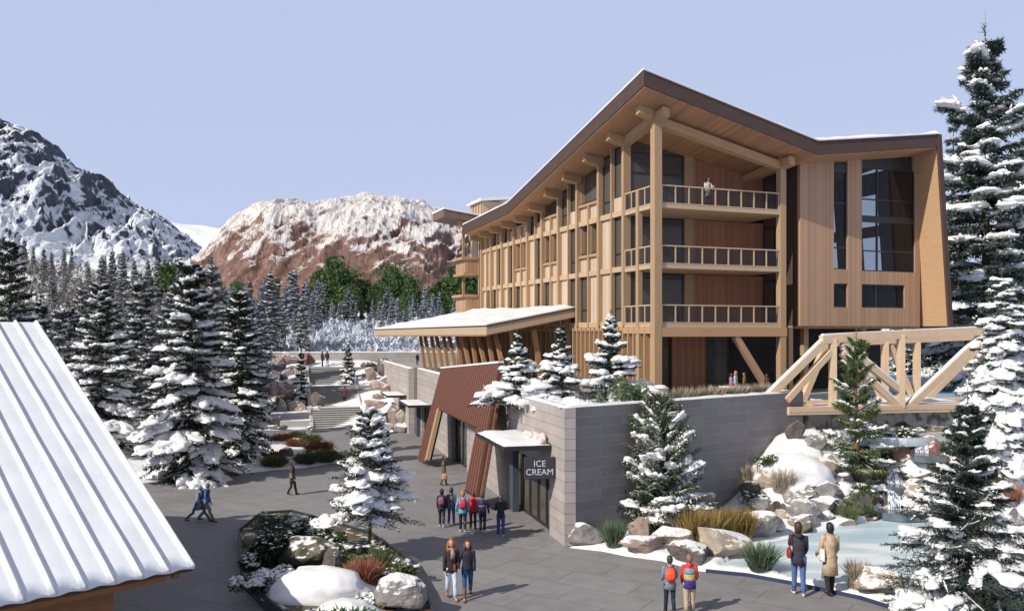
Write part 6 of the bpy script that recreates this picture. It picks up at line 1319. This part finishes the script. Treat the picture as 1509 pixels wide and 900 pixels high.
    # trousers
    if O.get('legs'):
        t = MB(); fit = O.get('fit', 1.0); bt0 = O.get('boot', 0)
        t.loft([(0, 0, .80, .10, .09), (0, 0, .84, .155, .115), (0, 0, .93, .165, .120), (0, 0, 1.04, .148, .108)])
        for sd in 'LR':
            a, b, c = J['hip'+sd], J['knee'+sd], J['ank'+sd]; bt = bt0*.55 if bt0 > .3 else 0; end = b+(c-b)*(1-bt)
            t.tube([a+Vector((0, 0, .05)), a+(b-a)*.35, b+Vector((0, 0, .06)), b-Vector((0, 0, .05)), b+(end-b)*.55, end], [.098, .090*fit, .068*fit, .064*fit, .062*fit, (.052 if fit <= 1 else .062)*fit], n=12)
        t.build('trousers', cloth(O['legs']), P, smooth=True)
    # shoes or boots
    sh = MB(); bc = O.get('boot', 0)
    for sd in 'LR':
        c, to = J['ank'+sd], J['toe'+sd]; d = (to-c); d.z = 0; d.normalize(); zz = c.z-.085
        sh.tube([c-d*.055+Vector((0, 0, -.045)), c-d*.02+Vector((0, 0, -.042)), c+d*.06+Vector((0, 0, -.045)), c+d*.13+Vector((0, 0, -.052)), c+d*.185+Vector((0, 0, -.056))], [(.030, .030), (.042, .042), (.046, .036), (.047, .028), (.028, .018)], n=10)
        kn = J['knee'+sd]-c; sh.tube([c+Vector((0, 0, -.03)), c+Vector((0, 0, .03)), c+kn*(.12+bc*.4), c+kn*(.14+bc*.75)], [.046, .047, .054+.008*bc, .056+.014*bc], n=10)
    sh.build('shoes', cloth(O.get('shoes', (.03, .025, .02)), .6), P, smooth=True)
    # coat or jacket
    hem = O.get('hem', .82); puff = O.get('puff', 1.0); j = MB(); rings = []
    flare = .155+.07*max(0, .95-hem)*1.2
    zs = [hem, hem+(1.02-hem)*.5, 1.02, 1.12, 1.24, 1.34, 1.41, 1.455, 1.49]; rx = [flare, (flare+.152)/2, .152, .142, .160, .172, .150, .108, .066]; ry = [flare*.82, (flare+.15)*.41, .122, .115, .128, .122, .104, .084, .062]
    for z, a, b in zip(zs, rx, ry): t_ = max(0, (z-.95)/.5); rings.append((0, f*lean*.38*t_, z, a*puff, b*puff))
    j.loft(rings, 20)
    for sd in 'LR':
        a, b, c = J['sh'+sd], J['el'+sd], J['wr'+sd]; j.tube([a+(J['chest']-a)*.35+Vector((0, 0, .02)), a, a+(b-a)*.5, b, b+(c-b)*.5, c+(c-b)*.02], [.07*puff, .072*puff, .062*puff, .055*puff, .050*puff, .042*puff], n=12)
    if O.get('hood'): j.tube([(-.075, .05, 1.47), (0, .105, 1.455), (.075, .05, 1.47)], [.04, .055, .04], n=9)
    jo = j.build('jacket', cloth(O['top'], .7 if puff > 1.05 else .85), P, smooth=True)
    for (z0, z1, c_) in O.get('stripes', ()):
        k_ = MB(); rr = [];
        for i in range(4):
            z = z0+(z1-z0)*i/3; a = np.interp(z, zs, rx); b = np.interp(z, zs, ry); rr.append((0, f*lean*.38*max(0, (z-.95)/.5), z, a*puff+.004, b*puff+.004))
        k_.loft(rr, 20); k_.build('jacket_band', cloth(c_), P, smooth=True)
    if O.get('hoodup'): hh = MB(); hh.ell(hc+R@Vector((0, .022, .008)), (.100, .112, .138), n=14, m=10); hh.v = [(x, y, z) for x, y, z in hh.v]; hh.build('hood', cloth(O['hoodup']), P, smooth=True)
    elif O.get('hat'):
        k_ = MB(); k_.ell(hc+R@Vector((0, .012, .045)), (.088, .104, .100), n=14, m=9); 
        if O.get('bobble'): k_.ell(hc+Vector((0, .02, .155)), (.03, .03, .03), n=8, m=6)
        k_.build('hat', cloth(O['hat']), P, smooth=True)
    if not O.get('hoodup'):
        hr_ = MB(); ln = O.get('hairlen', .05); base = len(hr_.v); v, fc = ICO[3]
        for q in v:
            x, y, z = q; yy = y; p = Vector((x*.098, y*.112+.016, z*.134+.012))
            if y < -.12 and z < .52: p = p*.80+Vector((0, .03, .02))
            if z < -.15 and y > -.25: p.z -= ln*min(1, (-z-.15)*1.6)*(1+.15*math.sin(x*9)); p.x *= 1+.55*min(1, ln*2.2)*min(1, -z); p.y += .012
            p *= 1+.05*mnoise.noise(Vector((x*4, y*4, z*4)))
            hr_.v.append(tuple(hc+R@p))
        hr_.f += [tuple(base+i for i in t) for t in fc]
        if ln > .07:
            for k9, a9 in enumerate(np.linspace(-.35, math.pi+.35, 9)):
                q0 = hc+R@Vector((math.cos(a9)*.078, math.sin(a9)*.078+.02, .06)); q1 = hc+R@Vector((math.cos(a9)*.102, math.sin(a9)*.09+.012, -.06)); q2 = q1+Vector((math.cos(a9)*.018, .0, -.06-ln*.5)); q3 = q1+Vector((math.cos(a9)*.012, -.01, -.08-ln*(.95+.1*math.sin(k9*5))))
                hr_.tube([q0, q1, q2, q3], [.030, .036, .034, .012], n=7)
        hr_.build('hair', mat('hair_%s' % O.get('hairname', 'dark'), O.get('hair', (.025, .016, .012)), .5, .35, 20, .5, 60, stretch=(3, 3, .4)), P, smooth=True)
    if O.get('scarf'):
        k_ = MB(); k_.tube([(.07*math.cos(t), -.015+.075*math.sin(t)-.01, 1.475+.012*math.sin(3*t)) for t in np.linspace(0, 6.28, 13)], .036, n=8, cap=False); k_.tube([(.02, -.10, 1.46), (.03, -.15, 1.33), (.02, -.15, 1.20)], [(.05, .03), (.07, .03), (.06, .015)], n=8); k_.build('scarf', mat('knit_scarf', O['scarf'], .95, .45, 40, .9, 60), P, smooth=True)
    if bag:
        kind, c_ = bag[0], bag[1]
        if kind == 'backpack':
            k_ = MB(); w = .15; z0, z1 = 1.03, 1.43; b = []
            k_.loft([(0, .165, z0, .11, .06), (0, .185, z0+.05, .145, .085), (0, .19, (z0+z1)/2, .15, .09), (0, .18, z1-.06, .135, .075), (0, .165, z1, .08, .04)], 16); bo = k_.build('backpack', cloth(c_, .6), P, smooth=True)
            k2 = MB(); k2.loft([(0, .255, z0+.04, .09, .02), (0, .27, z0+.10, .105, .03), (0, .265, z0+.19, .09, .022)], 14); k2.build('pocket', cloth(tuple(x*.8 for x in c_)), bo, smooth=True)
            for sg in (-1, 1): k3 = MB(); k3.tube([(sg*.09, .13, 1.42), (sg*.11, 0, 1.485), (sg*.12, -.135, 1.38), (sg*.145, -.09, 1.18), (sg*.13, .10, 1.08)], .016, n=6); k3.build('strap', cloth(tuple(x*.6 for x in c_)), bo, smooth=True)
        else:
            sg = bag[2] if len(bag) > 2 else 1; bz = bag[3] if len(bag) > 3 else .92; sz = bag[4] if len(bag) > 4 else (.06, .17, .13); by = bag[5] if len(bag) > 5 else .02; bx = sg*(bag[6] if len(bag) > 6 else .25)
            nm_ = 'shopping_bag' if kind == 'shopping' else 'handbag'; k_ = MB(); a, b, c3 = sz
            k_.loft([(bx, by, bz-c3, a*.9, b*.92), (bx, by, bz-c3*.7, a, b), (bx, by, bz+c3*.5, a*.85, b*.9), (bx, by, bz+c3, a*.35, b*.72)], 18); bo = k_.build(nm_, cloth(c_, .5), P, smooth=True)
            k3 = MB()
            if kind == 'shoulder': k3.tube([(bx, by-b*.6, bz+c3*.8), (bx*.9, by, (bz+1.47)/2+.1), (sg*.13, -.02, 1.49), (bx*.85, by+.06, (bz+1.47)/2), (bx, by+b*.6, bz+c3*.8)], .010, n=6)
            elif kind == 'cross': k3.tube([(bx, by, bz+c3*.8), (sg*.05, -.16, 1.22), (-sg*.12, -.05, 1.47), (-sg*.08, .08, 1.44), (sg*.1, .15, 1.2), (bx, by+.06, bz+c3*.8)], .010, n=6)
            else: k3.tube([(bx, by-b*.4, bz+c3*.9), (bx, by, bz+c3*1.7), (bx, by+b*.4, bz+c3*.9)], .006, n=6)
            k3.build('strap', cloth(tuple(x*.6 for x in c_)), bo, smooth=True)
    P['_h'] = h; del P['_h']; return P
def pp(label, px, pf, ph, face, outfit, z=0.0, Y=None, **k):
    pos = G(px, pf, z) if Y is None else Vector(((px-CXP)/FOC*Y, Y, z)); h = (pf-ph)*pos.y/FOC; h = h*1.0
    return person(label, pos, h, face, outfit, **k)
H = hexc
JEAN = H(50, 85, 140); DJEAN = H(30, 38, 60); BLACK = (.018, .018, .02)
pp('woman with red-orange hair, knitted scarf, dark coat and pale jeans walking towards us', 665, 882, 795, 12, dict(top=H(48, 38, 42), hem=.80, legs=H(200, 210, 232), shoes=H(165, 95, 35), boot=.1, hair=H(165, 92, 48), hairname='ginger', hairlen=.20, scarf=(.36, .29, .25)), walk=.22, arms=((.05, .12, .1), (.1, .1, .35)), bag=('cross', H(105, 55, 48), 1, .96, (.06, .12, .10), -.14, .08))
pp('woman in navy padded jacket, blue jeans and brown boots stepping beside the scarfed woman', 689, 881, 797, 5, dict(top=H(32, 32, 46), hem=.86, puff=1.06, legs=H(38, 75, 120), shoes=H(105, 75, 58), boot=.75, hair=H(85, 58, 48), hairname='brown', hairlen=.13, hood=1), walk=.34, phase=-1, arms=((.05, .35, .1), (.1, .1, .15)), head_yaw=15)
pp('boy in grey jacket carrying a bright orange backpack, walking away', 987, 904, 820, 180, dict(top=H(120, 125, 140), hem=.76, puff=1.08, hood=1, legs=DJEAN, shoes=H(60, 60, 66), hair=H(62, 48, 40), hairname='bark', hairlen=.0), walk=.16, arms=((.15, .1, .5), (.15, .1, .5)), bag=('backpack', H(225, 85, 38)))
pp('boy in striped ski jacket with red hood, teal, tan and blue bands', 1016, 905, 818, 172, dict(top=H(205, 50, 50), hem=.78, puff=1.12, hood=1, legs=H(178, 160, 135), fit=1.15, shoes=H(80, 80, 85), hair=H(135, 100, 75), hairname='lightbrown', hairlen=.0, stripes=((1.20, 1.37, H(105, 145, 155)), (1.02, 1.20, H(190, 165, 105)), (.785, 1.02, H(52, 42, 120)))), walk=.12, phase=-1, arms=((.1, .15, .5), (.1, .12, .3)))
pp('woman in navy parka and blue jeans with a red-brown shoulder bag by the pond', 1177, 876, 772, 168, dict(top=H(48, 48, 60), hem=.74, hood=1, legs=H(78, 100, 150), shoes=H(190, 185, 180), hair=H(60, 38, 34), hairname='dark', hairlen=.06), walk=.10, arms=((.2, .1, .4), (.9, .05, 1.0)), bag=('shoulder', H(135, 45, 38), 1, 1.03, (.07, .16, .11), .02, .22), lean=.15)
pp('woman in long camel coat with a white tote, watching the frozen pond', 1223, 876, 772, 186, dict(top=H(182, 160, 134), hem=.50, puff=1.04, legs=BLACK, shoes=BLACK, boot=.6, hair=(.012, .012, .014), hairname='black', hairlen=.03, scarf=(.05, .05, .06)), walk=.12, phase=-1, arms=((.1, .12, .35), (.25, .12, .35)), bag=('shoulder', H(215, 215, 210), 1, .98, (.05, .14, .15), .0, .20))
GQ = 'friends walking away in a row along the shopfront'
pp('dark-haired walker with mauve backpack, leftmost of the row by the shop', 651, 776, 721, 178, dict(top=H(45, 42, 52), hem=.80, legs=DJEAN, shoes=H(200, 195, 195), hair=(.012, .01, .01), hairname='black', hairlen=.03), walk=.2, bag=('backpack', H(125, 80, 115)), group=GQ, detail=False)
pp('walker in grey jacket and teal bobble hat, second in the row by the shop', 665, 774, 719, 174, dict(top=H(95, 98, 108), hem=.80, hood=1, legs=H(60, 78, 105), shoes=H(190, 190, 195), hat=H(40, 110, 135), bobble=1, hair=(.02, .015, .01)), walk=.15, phase=-1, group=GQ, detail=False)
pp('walker in red and light blue jacket with blond hair, third in the row', 682, 784, 724, 182, dict(top=H(95, 165, 200), hem=.80, puff=1.1, legs=BLACK, shoes=H(210, 205, 205), hair=H(165, 120, 80), hairname='blond', hairlen=.01, stripes=((1.02, 1.20, H(205, 50, 80)),)), walk=.2, arms=((.1, .15), (.1, .3)), bag=('backpack', H(190, 50, 75)), group=GQ, detail=False)
pp('walker in bright red jacket, fourth in the row', 697, 780, 725, 180, dict(top=H(200, 40, 62), hem=.84, puff=1.05, legs=H(52, 44, 46), shoes=H(60, 50, 50), hair=H(105, 75, 60), hairname='brown', hairlen=.0), walk=.12, phase=-1, group=GQ, detail=False)
pp('man in navy jacket with a yellow stripe, fifth in the row', 711, 785, 727, 176, dict(top=H(30, 35, 75), hem=.82, puff=1.08, legs=H(38, 40, 52), shoes=H(190, 190, 195), hair=H(90, 68, 58), hairname='bark', hairlen=.0, stripes=((1.18, 1.22, H(185, 160, 50)),)), walk=.2, arms=((.1, .25), (.1, .2)), group=GQ, detail=False)
pp('man in black sweater and blue jeans looking down, right of the row', 738, 791, 730, 186, dict(top=H(30, 31, 36), hem=.84, legs=H(48, 68, 120), shoes=H(185, 180, 175), hair=H(85, 62, 48), hairname='brown', hairlen=.0), walk=.12, arms=((.45, .2, .8), (.45, .2, .8)), lean=.1, detail=False)
pp('person in khaki jacket carrying a brown paper shopping bag', 654, 715, 672, 95, dict(top=H(92, 82, 72), hem=.76, legs=H(98, 86, 78), shoes=H(75, 60, 50), hair=(.02, .015, .012)), walk=.18, bag=('shopping', H(180, 135, 100), -1, .58, (.08, .17, .17), -.05, .25), detail=False)
pp('lone person in dark brown coat standing mid plaza', 431, 729, 679, 100, dict(top=H(62, 52, 52), hem=.60, legs=H(48, 44, 46), shoes=H(40, 36, 36), hat=H(85, 85, 90), hair=(.02, .015, .012)), walk=.22, bag=('shoulder', H(120, 120, 95), -1, 1.0, (.06, .12, .14), .02, .16), detail=False)
pp('walker in pale hooded coat and blue trousers, rear one of the pair by the hut', 292, 768, 716, 88, dict(top=H(128, 140, 150), hem=.58, hoodup=H(120, 132, 142), legs=H(45, 85, 140), shoes=H(55, 58, 66), boot=.4), walk=.62, lean=.2, detail=False)
pp('walker with blue rucksack and grey trousers, front one of the pair by the hut', 304, 768, 712, 90, dict(top=H(70, 95, 140), hem=.82, legs=H(128, 125, 125), fit=1.15, shoes=H(60, 66, 78), hoodup=H(95, 115, 120)), walk=.42, phase=-1, bag=('backpack', H(35, 65, 125)), lean=.12, detail=False)
pp('person in maroon coat climbing the middle of the stairs', 508, 602, 578, 178, dict(top=H(98, 42, 52), hem=.62, puff=1.1, legs=(.02, .02, .02), hoodup=H(90, 40, 50)), Y=78.6, z=1.66+.0, walk=.1, detail=False)
pp('dark-coated person of the couple at the top of the stairs', 475, 541, 519, 150, dict(top=H(48, 52, 72), hem=.74, legs=BLACK, shoes=H(80, 60, 45), hair=(.02, .015, .01)), Y=90.2, z=4.57, walk=.2, detail=False)
pp('ginger-haired person with pale trousers of the couple atop the stairs', 482, 541, 518, 190, dict(top=H(72, 48, 55), hem=.74, legs=H(190, 195, 205), hair=H(185, 120, 75), hairname='ginger', hairlen=.12), Y=90.0, z=4.57, walk=.15, phase=-1, detail=False)
pp('person in black standing on the terrace left of the canopy struts', 615, 539, 521, 30, dict(top=(.012, .014, .02), hem=.72, legs=BLACK), Y=93, z=4.6, walk=.05, detail=False)
pp('woman in beige coat holding a drink on the top balcony', 1043, 303, 259, 15, dict(top=H(190, 178, 160), hem=.66, legs=(.03, .03, .035), hair=(.012, .01, .012), hairname='black', hairlen=.10, scarf=(.35, .12, .05)), Y=47.6, z=F4+.002, walk=.05, arms=((.2, .1, .3), (.7, .05, 1.3)))
pp('woman in silver jacket and red trousers under the lodge', 1084, 584, 547, 60, dict(top=H(165, 178, 190), hem=.84, puff=1.08, legs=H(175, 25, 45), shoes=H(150, 30, 45), hair=H(140, 100, 70), hairname='blond', hairlen=.08), Y=47.5, z=4.6, walk=.15, detail=False)
pp('person in white and red beside the silver-jacketed woman', 1077, 583, 551, 100, dict(top=H(150, 120, 150), hem=.80, legs=H(185, 35, 50), hair=(.05, .03, .02)), Y=48.3, z=4.6, walk=.1, detail=False)
pp('person in ochre coat and dark hat under the lodge', 1097, 584, 549, 250, dict(top=H(125, 92, 52), hem=.55, legs=(.02, .02, .02), hat=(.03, .025, .02), hair=(.02, .02, .02)), Y=47.6, z=4.6, walk=.1, detail=False)
pp('person in rusty red coat beside the diagonal brace of the lodge', 1130, 584, 551, 200, dict(top=H(98, 48, 42), hem=.5, legs=(.02, .02, .02), hair=(.05, .03, .02)), Y=47.3, z=4.6, walk=.1, detail=False)
